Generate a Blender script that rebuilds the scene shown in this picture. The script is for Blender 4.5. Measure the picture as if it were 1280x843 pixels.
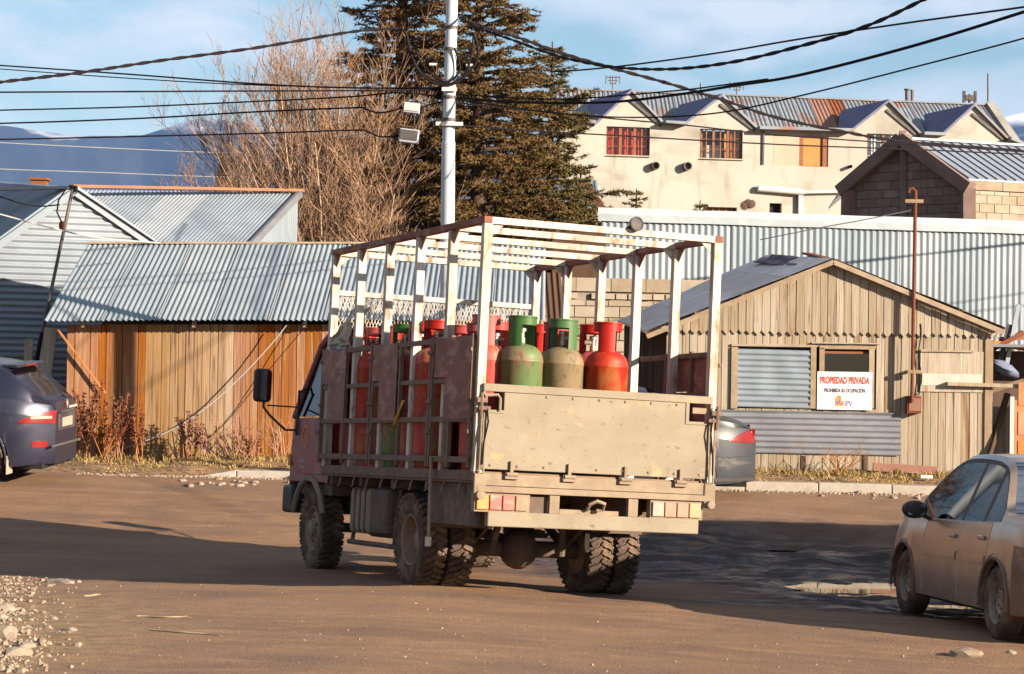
import bpy, math, random
from mathutils import Vector, Matrix, noise
V = Vector
R = math.radians
for o in list(bpy.data.objects): bpy.data.objects.remove(o)
scn = bpy.context.scene
col = scn.collection
# ------------------------------------------------------------------ camera
FPX, CAMZ = 3100.0, 1.70
PITCH, ROLL = math.atan(66.5/3100.0), R(0.9)
CAM = V((0, 0, CAMZ))
c_, s_ = math.cos(ROLL), math.sin(ROLL)
cp_, sp_ = math.cos(PITCH), math.sin(PITCH)
RGT = V((c_, -s_*sp_, s_*cp_))
FWD = V((0, cp_, sp_))
UPV = RGT.cross(FWD)
cam = bpy.data.cameras.new('camera'); cam_o = bpy.data.objects.new('camera', cam); col.objects.link(cam_o)
cam.sensor_width = 36; cam.lens = 36*FPX/1280; cam.clip_start = .1; cam.clip_end = 30000
cam_o.matrix_world = Matrix(((RGT.x, UPV.x, -FWD.x, 0), (RGT.y, UPV.y, -FWD.y, 0), (RGT.z, UPV.z, -FWD.z, CAMZ), (0, 0, 0, 1)))
scn.camera = cam_o
# ------------------------------------------------------------------ light
SUN_AZ, SUN_EL = R(57), R(16.5)          # behind the camera, to its right
SUN_TO = V((math.sin(SUN_AZ)*math.cos(SUN_EL), -math.cos(SUN_AZ)*math.cos(SUN_EL), math.sin(SUN_EL)))
sun = bpy.data.lights.new('sun', 'SUN'); sun.energy = 5.0; sun.angle = R(.5); sun.color = (1, .84, .66)
sun_o = bpy.data.objects.new('sun', sun); col.objects.link(sun_o)
sun_o.rotation_euler = SUN_TO.to_track_quat('Z', 'Y').to_euler(); sun_o.location = (30, -20, 30)
scn.view_settings.view_transform = 'Standard'; scn.view_settings.look = 'None'
scn.view_settings.exposure = 1.6; scn.view_settings.gamma = 1
world = bpy.data.worlds.new('World'); scn.world = world; world.use_nodes = True
nt = world.node_tree; nt.nodes.clear()
def N(nt, t, **k):
    n = nt.nodes.new(t)
    for a, b in k.items(): setattr(n, a, b)
    return n
out = N(nt, 'ShaderNodeOutputWorld'); bg = N(nt, 'ShaderNodeBackground'); bg.inputs[1].default_value = .05
sky = N(nt, 'ShaderNodeTexSky'); sky.sky_type = 'NISHITA'; sky.sun_disc = False
sky.sun_elevation = SUN_EL; sky.sun_rotation = math.atan2(SUN_TO.x, SUN_TO.y)
sky.air_density = 1.2; sky.dust_density = .3; sky.ozone_density = 3.0
tc = N(nt, 'ShaderNodeTexCoord'); mp = N(nt, 'ShaderNodeMapping'); mp.inputs['Scale'].default_value = (1, 1, 2.6); mp.inputs['Location'].default_value = (4.2, 2.9, 1.15)
nz = N(nt, 'ShaderNodeTexNoise'); nz.inputs['Scale'].default_value = 8.5; nz.inputs['Detail'].default_value = 7; nz.inputs['Roughness'].default_value = .52; nz.inputs['Distortion'].default_value = .3
rp = N(nt, 'ShaderNodeValToRGB'); rp.color_ramp.elements[0].position = .445; rp.color_ramp.elements[1].position = .62
rp.color_ramp.elements[1].color = (.8, .8, .8, 1)
mx = N(nt, 'ShaderNodeMix', data_type='RGBA'); mx.inputs[7].default_value = (5.9, 6.15, 6.6, 1)
L = nt.links.new
L(tc.outputs['Generated'], mp.inputs[0]); L(mp.outputs[0], nz.inputs['Vector']); L(nz.outputs['Fac'], rp.inputs[0])
L(rp.outputs[0], mx.inputs[0]); L(sky.outputs[0], mx.inputs[6]); L(mx.outputs[2], bg.inputs[0]); L(bg.outputs[0], out.inputs[0])
# ------------------------------------------------------------------ helpers
random.seed(7)
rnd = random.uniform
def sm(a, b, x):
    t = min(1, max(0, (x-a)/(b-a))); return t*t*(3-2*t)
def lerp(a, b, t): return a+(b-a)*t
def ray(px, py): return (FWD + RGT*((px-640)/FPX) - UPV*((py-421.5)/FPX))
def W(px, py, D):
    d = ray(px, py); return CAM + d*(D/d.y)
def ground_z(x, y):
    a = sm(26.5, 33.8, y)
    xr = min(max(x+.85, -3), 9)
    z0 = -lerp(.037, .045, sm(20, 22.5, y))*max(xr, 0) + .012*min(xr, 0) - .10*sm(20.5, 24.5, y)*(1-sm(0, 4, x))
    z1 = .42-.010*min(max(x, -10), 10)
    z = lerp(z0, z1, a) + .10*sm(34.05, 34.5, y)*(.4+.6*sm(-5.2,-4.4,x)) + .10*sm(34.4, 36, y)
    return z
def on_ground(px, py):
    d = ray(px, py); t = 5.0
    for i in range(4000):
        p = CAM+d*t
        if p.z <= ground_z(p.x, p.y): break
        t += .02
    return V((p.x, p.y, ground_z(p.x, p.y)))
wm = {}
def tag(o, label=None, cat=None, group=None, kind=None):
    if label: o['label'] = label
    if cat: o['category'] = cat
    if group: o['group'] = group
    if kind: o['kind'] = kind
    return o
def empty(name, loc, label=None, cat=None, group=None, M=None):
    o = bpy.data.objects.new(name, None); col.objects.link(o); o.empty_display_size = .2
    o.matrix_world = M if M is not None else Matrix.Translation(V(loc))
    wm[o.name] = o.matrix_world.copy()
    return tag(o, label, cat, group)
class MB:
    def __init__(s): s.v = []; s.f = []
    def add(s, vs, fs):
        b = len(s.v); s.v += [tuple(p) for p in vs]; s.f += [tuple(i+b for i in f) for f in fs]; return s
    def box(s, c, d, M=None):
        c = V(c); x, y, z = d[0]/2, d[1]/2, d[2]/2
        vs = [V((i, j, k)) for i in (-x, x) for j in (-y, y) for k in (-z, z)]
        if M is not None: vs = [M@p for p in vs]
        return s.add([c+p for p in vs], [(0, 1, 3, 2), (4, 6, 7, 5), (0, 4, 5, 1), (2, 3, 7, 6), (0, 2, 6, 4), (1, 5, 7, 3)])
    def bb(s, a, b):
        return s.box([(a[i]+b[i])/2 for i in range(3)], [abs(b[i]-a[i]) for i in range(3)])
    def bar(s, a, b, w, h, up=(0, 0, 1)):
        a, b = V(a), V(b); d = (b-a).normalized(); u = V(up)
        if abs(d.dot(u)) > .98: u = V((0, 1, 0)) if abs(d.y) < .9 else V((1, 0, 0))
        r = d.cross(u).normalized()*(w/2); u = r.cross(d).normalized()*(h/2)
        vs = [p+i*r+j*u for p in (a, b) for i in (-1, 1) for j in (-1, 1)]
        return s.add(vs, [(0, 1, 3, 2), (4, 6, 7, 5), (0, 4, 5, 1), (2, 3, 7, 6), (0, 2, 6, 4), (1, 5, 7, 3)])
    def tube(s, pts, r, n=8, caps=True, closed=False):
        pts = [V(p) for p in pts]; m = len(pts); rs = r if isinstance(r, (list, tuple)) else [r]*m
        b = len(s.v); prev = None
        for i, p in enumerate(pts):
            if closed: d = pts[(i+1) % m]-pts[i-1]
            else: d = pts[min(i+1, m-1)]-pts[max(i-1, 0)]
            if d.length < 1e-9: d = V((0, 0, 1))
            d.normalize()
            if prev is None:
                u = V((0, 0, 1)) if abs(d.z) < .9 else V((1, 0, 0))
                u = d.cross(u).normalized()
            else:
                u = prev-d*prev.dot(d)
                if u.length < 1e-6: u = d.orthogonal()
                u.normalize()
            prev = u; w = d.cross(u)
            for k in range(n):
                t = 2*math.pi*k/n; s.v.append(tuple(p+(u*math.cos(t)+w*math.sin(t))*rs[i]))
        for i in range(m if closed else m-1):
            j = (i+1) % m
            for k in range(n):
                l = (k+1) % n; s.f.append((b+i*n+k, b+i*n+l, b+j*n+l, b+j*n+k))
        if caps and not closed:
            s.f.append(tuple(b+k for k in reversed(range(n)))); s.f.append(tuple(b+(m-1)*n+k for k in range(n)))
        return s
    def lathe(s, prof, n=20, M=None, a0=0, a1=2*math.pi, cap=False):
        full = abs(a1-a0-2*math.pi) < 1e-6; b = len(s.v); m = n if full else n+1
        for (r, z) in prof:
            for k in range(m):
                t = a0+(a1-a0)*k/n; p = V((r*math.cos(t), r*math.sin(t), z))
                s.v.append(tuple(M@p if M is not None else p))
        for i in range(len(prof)-1):
            for k in range(n):
                l = (k+1) % m; s.f.append((b+i*m+k, b+i*m+l, b+(i+1)*m+l, b+(i+1)*m+k))
        if cap:
            s.f.append(tuple(b+k for k in reversed(range(m)))); s.f.append(tuple(b+(len(prof)-1)*m+k for k in range(m)))
        return s
    def prism(s, poly, off):
        poly = [V(p) for p in poly]; off = V(off); n = len(poly)
        return s.add(poly+[p+off for p in poly], [tuple(range(n)), tuple(range(2*n-1, n-1, -1))]+[(i, i+n, (i+1) % n+n, (i+1) % n) for i in range(n)])
    def grid(s, fn, nu, nv):
        b = len(s.v)
        for i in range(nu+1):
            for j in range(nv+1): s.v.append(tuple(fn(i/nu, j/nv)))
        for i in range(nu):
            for j in range(nv): s.f.append((b+i*(nv+1)+j, b+(i+1)*(nv+1)+j, b+(i+1)*(nv+1)+j+1, b+i*(nv+1)+j+1))
        return s
    def mesh(s, name):
        me = bpy.data.meshes.new(name); me.from_pydata(s.v, [], s.f); me.update(); return me
    def build(s, name, mat, parent=None, smooth=False, local=False, bevel=0):
        me = s.mesh(name); me.materials.append(mat)
        if smooth:
            me.polygons.foreach_set('use_smooth', [True]*len(me.polygons))
            if smooth != 'all': me.set_sharp_from_angle(angle=R(smooth if not isinstance(smooth, bool) else 40))
        o = bpy.data.objects.new(name, me); col.objects.link(o)
        return hook(o, parent, local, bevel)
def hook(o, parent=None, local=False, bevel=0):
    wm[o.name] = Matrix.Identity(4)
    if parent is not None:
        o.parent = parent
        if local: wm[o.name] = wm[parent.name].copy()
        else: o.matrix_parent_inverse = wm[parent.name].inverted()
    if bevel:
        m = o.modifiers.new('bevel', 'BEVEL'); m.width = bevel; m.segments = 2; m.limit_method = 'ANGLE'; m.angle_limit = R(40)
    return o
def copy_tree(o, parent=None):
    c = o.copy(); col.objects.link(c); c.parent = parent; wm[c.name] = wm[o.name].copy()
    for ch in o.children: copy_tree(ch, c)
    return c
def corr(mb, o, u, v, pitch=.076, amp=.009, seg=6, nv=2, nrm=None, wob=0):
    o, u, v = V(o), V(u), V(v); n = u.cross(v).normalized() if nrm is None else V(nrm)
    nu = max(seg, int(u.length/pitch*seg)); sd = rnd(0, 99)
    def fn(a, b):
        d = amp*math.sin(2*math.pi*a*u.length/pitch)
        if wob: d += wob*noise.noise((a*u.length*.8+sd, b*v.length*.8, sd))
        return o+u*a+v*b+n*d
    return mb.grid(fn, nu, nv)
def sheets(name, mat, parent, o, u, v, width=.8, lap=.05, pitch=.076, amp=.009, jit=.02, seg=6, nv=2, wob=.006, mats=None):
    o, u, v = V(o), V(u), V(v); n = max(1, round(u.length/width)); un = u.normalized(); vn = v.normalized(); nn = un.cross(vn).normalized()
    res = []
    for i in range(n):
        w = u.length/n; a = o+un*(w*i); ww = un*(w+(lap if i < n-1 else 0))
        off = nn*(.003*(i % 2)+rnd(0, .002)); j0 = rnd(-jit, jit); j1 = rnd(-jit*.3, jit*.3)
        mb = corr(MB(), a+off+vn*j1, ww, v+vn*(j0-j1), pitch, amp, seg, nv, None, wob)
        res.append(mb.build(name, random.choice(mats) if mats else mat, parent, smooth='all'))
    return res
# ------------------------------------------------------------------ materials
def mat(name, c1, c2=None, sc=(4, 4, 4), rough=.8, metal=0, bump=.15, bsc=None, rand=0, stain=None, stain2=None, spec=.3, detail=6, lo=.35, hi=.68, bd=.01, coat=0):
    m = bpy.data.materials.new(name); m.use_nodes = True; nt = m.node_tree; L = nt.links.new
    bs = nt.nodes['Principled BSDF']; bs.inputs['Roughness'].default_value = rough; bs.inputs['Metallic'].default_value = metal; bs.inputs['Specular IOR Level'].default_value = spec; bs.inputs['Coat Weight'].default_value = coat; bs.inputs['Coat Roughness'].default_value = .12
    tc = N(nt, 'ShaderNodeTexCoord'); oi = N(nt, 'ShaderNodeObjectInfo')
    ad = N(nt, 'ShaderNodeVectorMath', operation='MULTIPLY_ADD'); ad.inputs[1].default_value = (37, 53, 71)
    cb = N(nt, 'ShaderNodeCombineXYZ')
    for k in range(3): L(oi.outputs['Random'], cb.inputs[k])
    L(cb.outputs[0], ad.inputs[0]); L(tc.outputs['Object'], ad.inputs[2])
    src = ad.outputs[0] if rand else tc.outputs['Object']
    def nz(scale, det=detail, dist=0):
        mp = N(nt, 'ShaderNodeMapping'); mp.inputs['Scale'].default_value = scale if isinstance(scale, (tuple, list)) else (scale,)*3
        n = N(nt, 'ShaderNodeTexNoise'); n.inputs['Scale'].default_value = 1; n.inputs['Detail'].default_value = det; n.inputs['Roughness'].default_value = .62; n.inputs['Distortion'].default_value = dist
        L(src, mp.inputs[0]); L(mp.outputs[0], n.inputs['Vector']); return n.outputs['Fac']
    def rmp(f, a, b):
        r = N(nt, 'ShaderNodeMapRange'); r.inputs[1].default_value = a; r.inputs[2].default_value = b; L(f, r.inputs[0]); return r.outputs[0]
    c2 = c2 or tuple(x*.7 for x in c1)
    c1, c2 = [tuple(x*.84 for x in c) for c in (c1, c2)]; stain, stain2 = [(tuple(x*.84 for x in s[0]), *s[1:]) if s else None for s in (stain, stain2)]
    mx = N(nt, 'ShaderNodeMix', data_type='RGBA'); mx.inputs[6].default_value = (*c1, 1); mx.inputs[7].default_value = (*c2, 1)
    f = nz(sc); L(rmp(f, lo, hi), mx.inputs[0]); cur = mx.outputs[2]
    for st in (stain, stain2):
        if st:
            m2 = N(nt, 'ShaderNodeMix', data_type='RGBA'); m2.inputs[7].default_value = (*st[0], 1)
            L(rmp(nz(st[1], 7, .4), st[2], st[3]), m2.inputs[0]); L(cur, m2.inputs[6]); cur = m2.outputs[2]
    if rand:
        hs = N(nt, 'ShaderNodeHueSaturation'); mr = N(nt, 'ShaderNodeMapRange'); mr.inputs[3].default_value = 1-rand; mr.inputs[4].default_value = 1+rand
        L(oi.outputs['Random'], mr.inputs[0]); L(mr.outputs[0], hs.inputs['Value']); L(cur, hs.inputs['Color'])
        m3 = N(nt, 'ShaderNodeMath', operation='MULTIPLY_ADD'); m3.inputs[1].default_value = -.35; m3.inputs[2].default_value = 1.15
        L(oi.outputs['Random'], m3.inputs[0]); L(m3.outputs[0], hs.inputs['Saturation']); cur = hs.outputs[0]
    L(cur, bs.inputs['Base Color'])
    if bump:
        b = N(nt, 'ShaderNodeBump'); b.inputs['Strength'].default_value = bump; b.inputs['Distance'].default_value = bd
        L(nz(bsc) if bsc else f, b.inputs['Height']); L(b.outputs[0], bs.inputs['Normal'])
    return m
def glass(name, tint=(.25, .28, .3), rough=.02, base=.07):
    m = bpy.data.materials.new(name); m.use_nodes = True; nt = m.node_tree; L = nt.links.new; nt.nodes.remove(nt.nodes['Principled BSDF'])
    o = nt.nodes['Material Output']; t = N(nt, 'ShaderNodeBsdfTransparent'); t.inputs[0].default_value = (*tint, 1)
    g = N(nt, 'ShaderNodeBsdfGlossy'); g.inputs['Roughness'].default_value = rough; g.inputs[0].default_value = (.9, .95, 1, 1)
    fr = N(nt, 'ShaderNodeLayerWeight'); fr.inputs[0].default_value = .5; pw = N(nt, 'ShaderNodeMath', operation='POWER'); pw.inputs[1].default_value = 4.6; L(fr.outputs['Facing'], pw.inputs[0])
    mr = N(nt, 'ShaderNodeMapRange'); mr.inputs[3].default_value = base; mr.inputs[4].default_value = .38
    L(pw.outputs[0], mr.inputs[0])
    mx = N(nt, 'ShaderNodeMixShader'); L(mr.outputs[0], mx.inputs[0]); L(t.outputs[0], mx.inputs[1]); L(g.outputs[0], mx.inputs[2]); L(mx.outputs[0], o.inputs[0]); return m
dust = (.36, .25, .16)
m_galv = mat('galvanised_sheet', (.24, .285, .33), (.175, .205, .245), (1.2, 1.2, 1.2), .5, .1, .1, 25, .06, (( .30, .16, .09), 2.2, .68, .80), spec=.4)
m_galv_shed = mat('galvanised_shed_roof', (.29, .335, .36), (.225, .26, .285), (1.0, 1.0, 1.0), .55, .1, .08, 30, .05, ((.30, .16, .09), (3.5, 1.0, 1.0), .66, .78), spec=.4)
m_galv_old = mat('galvanised_old', (.20, .21, .235), (.13, .135, .155), (1.5, 1.5, 3), .55, .1, .15, 20, .08, ((.20, .12, .09), 2.5, .6, .75), spec=.4)
m_galv_blue = mat('galvanised_wall', (.22, .265, .30), (.165, .20, .235), (1.2, 1.2, .4), .55, .05, .08, 20, .08, ((.20, .17, .15), (3, 3, .6), .68, .85))
m_rustroof = mat('rusty_roof_sheet', (.23, .255, .285), (.165, .185, .21), (.9, .9, .9), .6, .1, .08, 15, .12, ((.24, .11, .065), .8, .52, .68))
m_rustdark = mat('rusted_brown_sheet', (.20, .07, .034), (.28, .115, .065), (1.2, 1.2, 1.2), .8, 0, .1, 15, .1)
m_flash = mat('flashing_metal', (.33, .375, .40), (.26, .30, .335), (2, 2, 2), .5, .1, .2, 6, .04)
m_orange = mat('orange_ridge_cap', (.34, .13, .06), (.24, .10, .055), (3, 3, 3), .7)
m_wood_shed = mat('shed_plank', (.34, .14, .047), (.19, .072, .026), (40, 40, 1.0), .9, 0, .5, (60, 60, 2), .15, ((.34, .235, .14), (9, 9, .7), .54, .68), ((.085, .04, .022), (28, 28, .9), .56, .70))
m_wood_pale = mat('shed_plank_bleached', (.36, .245, .145), (.25, .145, .075), (42, 42, 1.2), .88, 0, .5, (60, 60, 2), .14, ((.30, .16, .06), (7, 7, .6), .52, .66), ((.085, .05, .03), (30, 30, .9), .54, .68))
m_wood_grey = mat('weathered_board', (.38, .315, .23), (.26, .205, .148), (44, 44, 1.0), .92, 0, .55, (60, 60, 2), .17, ((.22, .125, .065), (6, 6, .6), .57, .70), ((.085, .06, .045), (30, 30, .9), .57, .70))
m_wood_trim = mat('trim_board', (.33, .25, .165), (.24, .175, .115), (6, 6, 6), .85, 0, .3, (30, 30, 30), .15)
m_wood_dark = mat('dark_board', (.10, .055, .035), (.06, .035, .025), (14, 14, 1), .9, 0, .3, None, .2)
m_wood_orange = mat('orange_wood', (.50, .20, .07), (.38, .13, .05), (8, 8, 3), .8, 0, .2, None, .1)
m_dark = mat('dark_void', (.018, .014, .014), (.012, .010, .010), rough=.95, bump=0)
m_feltroof = mat('felt_roof', (.80, .67, .59), (.62, .51, .44), (2.5, 2.5, 2.5), .75, 0, .3, 12, .08, ((.28, .22, .2), 3, .6, .8))
m_stucco = mat('cream_render', (.40, .375, .33), (.335, .312, .272), (.5, .5, .3), .92, 0, .25, 6, 0, ((.20, .19, .16), (.5, .5, .9), .50, .72), ((.26, .235, .195), (2.4, 2.4, .5), .56, .72))
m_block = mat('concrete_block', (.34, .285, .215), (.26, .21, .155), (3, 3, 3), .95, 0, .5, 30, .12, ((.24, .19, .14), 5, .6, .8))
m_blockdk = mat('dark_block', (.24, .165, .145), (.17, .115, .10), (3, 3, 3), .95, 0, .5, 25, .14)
m_mortar = mat('mortar', (.30, .24, .19), (.22, .18, .14), (6, 6, 6), .97, 0, .4, 30)
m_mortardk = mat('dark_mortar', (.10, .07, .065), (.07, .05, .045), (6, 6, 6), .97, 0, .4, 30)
m_blueshade = mat('shaded_blue_dormer', (.14, .145, .24), (.10, .105, .19), (2, 2, 2), .7, 0, .1)
m_winwood = mat('window_timber', (.24, .09, .035), (.17, .06, .03), (8, 8, 8), .7)
m_curt_red = mat('red_curtain', (.75, .06, .035), (.50, .03, .02), (9, 9, .3), .9, 0, .3)
m_curt_or = mat('tan_curtain', (.62, .30, .09), (.45, .20, .06), (9, 9, .3), .9, 0, .3)
m_white = mat('white_paint', (.55, .54, .53), (.47, .46, .44), (4, 4, 4), .6, 0, .1)
m_kerb = mat('kerb_concrete', (.40, .36, .31), (.31, .275, .23), (5, 5, 5), .95, 0, .4, 40, .05, ((.26, .19, .13), 2.5, .6, .8))
m_pole = mat('pale_pole_paint', (.46, .51, .55), (.40, .445, .49), (3, 3, 1.5), .5, 0, .05, None, 0, ((.40, .30, .22), 5, .72, .82), spec=.4)
m_cable = mat('cable_rubber', (.012, .009, .011), (.016, .012, .014), rough=.75, spec=.1, bump=0)
m_cable_w = mat('pale_cable', (.42, .42, .42), (.35, .35, .35), rough=.6, bump=0)
m_steel = mat('worn_steel', (.12, .105, .10), (.07, .06, .058), (9, 9, 9), .6, .3, .2)
m_rust = mat('rust', (.17, .048, .022), (.10, .032, .017), (9, 9, 9), .85, .05, .3)
m_bark = mat('pale_bark', (.40, .30, .205), (.29, .21, .14), (6, 6, 2), .9, 0, .3, None, 0)
m_bark_r = mat('twig_bark', (.36, .225, .14), (.26, .155, .095), (2, 2, 2), .9, 0, 0)
m_bark_d = mat('conifer_bark', (.10, .065, .045), (.07, .045, .03), (8, 8, 2), .95, 0, .4)
# ================================================================== ground
PUD = [(1046, 681, 1.25, .65), (1075, 735, .75, 1.0), (950, 690, .9, .35), (1180, 758, .55, .35), (845, 690, .6, .35)]
PUDW = [(on_ground(a, b), rx, ry) for a, b, rx, ry in PUD]
WETC = [(on_ground(930, 705), 3.3, 3.4), (on_ground(1060, 715), 2.6, 3.6), (on_ground(1200, 760), 2.4, 1.8)]
PLEV = {c.x: c.z+.002 for c, rx, ry in PUDW}
for k in (0, 2, 4): PLEV[PUDW[k][0].x] = (PUDW[0][0].z+PUDW[2][0].z+PUDW[4][0].z)/3
def pud_d(x, y):
    d = 9
    for c, rx, ry in PUDW:
        q = math.hypot((x-c.x)/rx, (y-c.y)/ry); d = min(d, q)
    return d
def fine_z(x, y):
    if not (-14 < x < 16 and 7 < y < 37): return 0
    n = noise.noise
    z = .012*n((x*.7, y*.5, 1)) + .006*n((x*2.3, y*1.7, 5)) + .003*n((x*7, y*6, 9)) + .0012*n((x*19, y*17, 3))
    w = wet_a(x, y)
    if w > .02:                            # tyre ruts curving through the mud
        ph = (y*1.0+.25*x+.35*math.sin(x*.55))*5.2
        z += w*(.020*math.sin(ph*.62+2.4*n((x*.5, y*.6, 2)))*(.5+.8*n((x*.7, y*.9, 12))) + .034*n((x*2.2, y*3.4, 8)) + .016*n((x*6, y*8, 8)))
        z -= .045*w*sm(1.15, .45, pud_d(x, y)+.35*n((x*1.9, y*2.6, 4))+.18*n((x*6, y*7, 4)))
    sw, so = 0, 0
    for c, rx, ry in PUDW:
        q = math.hypot((x-c.x)/(rx+.8), (y-c.y)/(ry+.8))
        if q < 1: k = sm(1, .55, q); sw += k; so += k*(PLEV[c.x]-ground_z(x, y))
    if sw: z += so/max(1, sw)
    if y < 33.5:                           # shallow wheel ruts sweeping round the corner
        r = math.hypot(x+9, y-2)+.25*n((x*.3, y*.3, 11))
        for r0, dp in RUTS:
            q = abs(r-r0)
            if q < .26: z += dp*(-math.cos(q/.26*math.pi*1.0)*.5-.1)*(.55+.6*n((x*.5, y*.5, r0)))
    v = sm(33.6, 34.6, y)
    z += v*.035*n((x*2.1, y*2.1, 7))
    g = sm(2.2, 0, math.hypot((x+4.1)/.9, (y-16.8)/2.2))
    z += g*(.03+.03*n((x*3, y*3, 1)))
    return z
RUTS = [(11.9, .018), (12.35, .012), (13.5, .022), (14.1, .014), (15.1, .02), (15.6, .014), (16.8, .024), (17.4, .014), (18.4, .02), (19.7, .026), (20.2, .018), (21.4, .024), (22.3, .016), (23.6, .024), (25.2, .02), (26.8, .022), (28.3, .02)]
def wet_a(x, y):
    d = 9
    for c, rx, ry in WETC: d = min(d, math.hypot((x-c.x)/rx, (y-c.y)/ry))
    return sm(1.12, .62, d+.30*noise.noise((x*.9, y*.9, 6))+.12*noise.noise((x*3, y*3, 2)))
def GZ(x, y): return ground_z(x, y)+fine_z(x, y)
def spaced(a, b, st): n = int((b-a)/st); return [a+(b-a)*i/n for i in range(n+1)]
xs = [-8600, -5000, -2500, -1200, -600, -300, -150, -80, -45, -28, -19, -14.5]+spaced(-12, -5.6, .16)+spaced(-5.5, 6.5, .065)+spaced(6.62, 12, .16)+[14.5, 19, 28, 45, 80, 150, 300, 600, 1200, 2500, 5000, 8600]
ys = [-260, -120, -60, -30, -15, -6, 0, 4, 7]+spaced(8, 13.4, .16)+spaced(13.5, 36, .065)+spaced(36.1, 40, .3)+[44, 50, 58, 70, 85, 110, 150, 220, 350, 600, 1100, 2000, 3600, 6000, 9300]
vs, wet, vrg = [], [], []
for y in ys:
    for x in xs:
        z = GZ(x, y)
        if y > 120: z -= 24*sm(120, 900, y)
        if abs(x) > 120: z -= 10*sm(120, 900, abs(x))
        vs.append((x, y, z))
        inr = -12.5 < x < 12.5 and 7 < y < 38
        wet.append(wet_a(x, y) if inr else 0)
        vrg.append(max(sm(33.5, 34.4, y+.25*noise.noise((x*1.3, y, 0))), sm(1.9, .9, math.hypot((x+3.9)/1.0, (y-16.5)/3.0)+.3*noise.noise((x*2, y*2, 3)))) if inr else (1 if y > 36 else .2))
nx = len(xs)
fs = [(j*nx+i, j*nx+i+1, (j+1)*nx+i+1, (j+1)*nx+i) for j in range(len(ys)-1) for i in range(nx-1)]
me = bpy.data.meshes.new('ground'); me.from_pydata(vs, [], fs); me.update()
me.polygons.foreach_set('use_smooth', [True]*len(me.polygons))
for nm, dat in (('wet', wet), ('verge', vrg)):
    a = me.attributes.new(nm, 'FLOAT', 'POINT'); a.data.foreach_set('value', dat)
m = bpy.data.materials.new('dirt_road'); m.use_nodes = True; nt = m.node_tree; L = nt.links.new; bs = nt.nodes['Principled BSDF']
tc = N(nt, 'ShaderNodeTexCoord')
def gn(scale, det=8, rough=.6, dist=0):
    mp = N(nt, 'ShaderNodeMapping'); mp.inputs['Scale'].default_value = scale if isinstance(scale, tuple) else (scale,)*3
    n = N(nt, 'ShaderNodeTexNoise'); n.inputs['Scale'].default_value = 1; n.inputs['Detail'].default_value = det; n.inputs['Roughness'].default_value = rough; n.inputs['Distortion'].default_value = dist
    L(tc.outputs['Object'], mp.inputs[0]); L(mp.outputs[0], n.inputs['Vector']); return n.outputs['Fac']
def gm(f, a, b, c=0, d=1):
    r = N(nt, 'ShaderNodeMapRange'); r.inputs[1].default_value = a; r.inputs[2].default_value = b; r.inputs[3].default_value = c; r.inputs[4].default_value = d
    L(f, r.inputs[0]); return r.outputs[0]
def gmix(f, a, b):
    x = N(nt, 'ShaderNodeMix', data_type='RGBA')
    for s, k in ((a, 6), (b, 7)):
        if isinstance(s, tuple): x.inputs[k].default_value = (*s, 1)
        else: L(s, x.inputs[k])
    L(f, x.inputs[0]); return x.outputs[2]
aw = N(nt, 'ShaderNodeAttribute', attribute_name='wet').outputs['Fac']; av = N(nt, 'ShaderNodeAttribute', attribute_name='verge').outputs['Fac']
c = gmix(gm(gn((.35, .9, 1), 6), .38, .64), (.222, .118, .055), (.155, .079, .038))
c = gmix(gm(gn((1.1, 4.5, 1), 7, .6, .6), .50, .72), c, (.262, .146, .072))
px_ = N(nt, 'ShaderNodeSeparateXYZ'); L(tc.outputs['Object'], px_.inputs[0])
def gmath(op, a, b=None):
    n_ = N(nt, 'ShaderNodeMath', operation=op)
    for i_, s_2 in enumerate((a, b)):
        if s_2 is None: continue
        if isinstance(s_2, (int, float)): n_.inputs[i_].default_value = s_2
        else: L(s_2, n_.inputs[i_])
    return n_.outputs[0]
dx_, dy_ = gmath('ADD', px_.outputs[0], 9.0), gmath('ADD', px_.outputs[1], -2.0)      # wheel tracks sweep round a corner
rad_ = gmath('SQRT', gmath('ADD', gmath('MULTIPLY', dx_, dx_), gmath('MULTIPLY', dy_, dy_))); ang_ = gmath('ARCTAN2', dy_, dx_)
def arcn(fr, fa, det, dist=.25):
    cb = N(nt, 'ShaderNodeCombineXYZ'); L(gmath('MULTIPLY', rad_, fr), cb.inputs[0]); L(gmath('MULTIPLY', ang_, fa), cb.inputs[1])
    n_ = N(nt, 'ShaderNodeTexNoise'); n_.inputs['Scale'].default_value = 1; n_.inputs['Detail'].default_value = det; n_.inputs['Roughness'].default_value = .65; n_.inputs['Distortion'].default_value = dist; L(cb.outputs[0], n_.inputs['Vector']); return n_.outputs['Fac']
trk = arcn(3.2, 4.5, 7)
c = gmix(gm(trk, .54, .70, 0, .55), c, (.105, .056, .033))
c = gmix(gm(arcn(2.1, 3.0, 5), .56, .70, 0, .6), c, (.255, .155, .09))
c = gmix(gm(gn((.5, .6, 1), 5), .52, .66, 0, .6), c, (.115, .064, .038))
c = gmix(gm(gn(26, 6, .7), .50, .68, 0, .7), c, (.10, .058, .037))
c = gmix(gm(gn(75, 3), .60, .72, 0, .6), c, (.34, .25, .175))
vg = gmix(gm(gn(7), .4, .62), (.25, .155, .072), (.15, .088, .045))
c = gmix(av, c, vg)
c = gmix(gm(aw, 0, 1, 0, .86), c, gmix(gm(gn((3, 7, 1), 7), .44, .60), (.032, .021, .022), (.085, .054, .040)))
L(c, bs.inputs['Base Color'])
wn = N(nt, 'ShaderNodeMath', operation='MULTIPLY'); L(aw, wn.inputs[0]); wmask = gm(gn((1.6, 4.2, 1), 7, .62, .5), .45, .56); L(wmask, wn.inputs[1])
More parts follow.
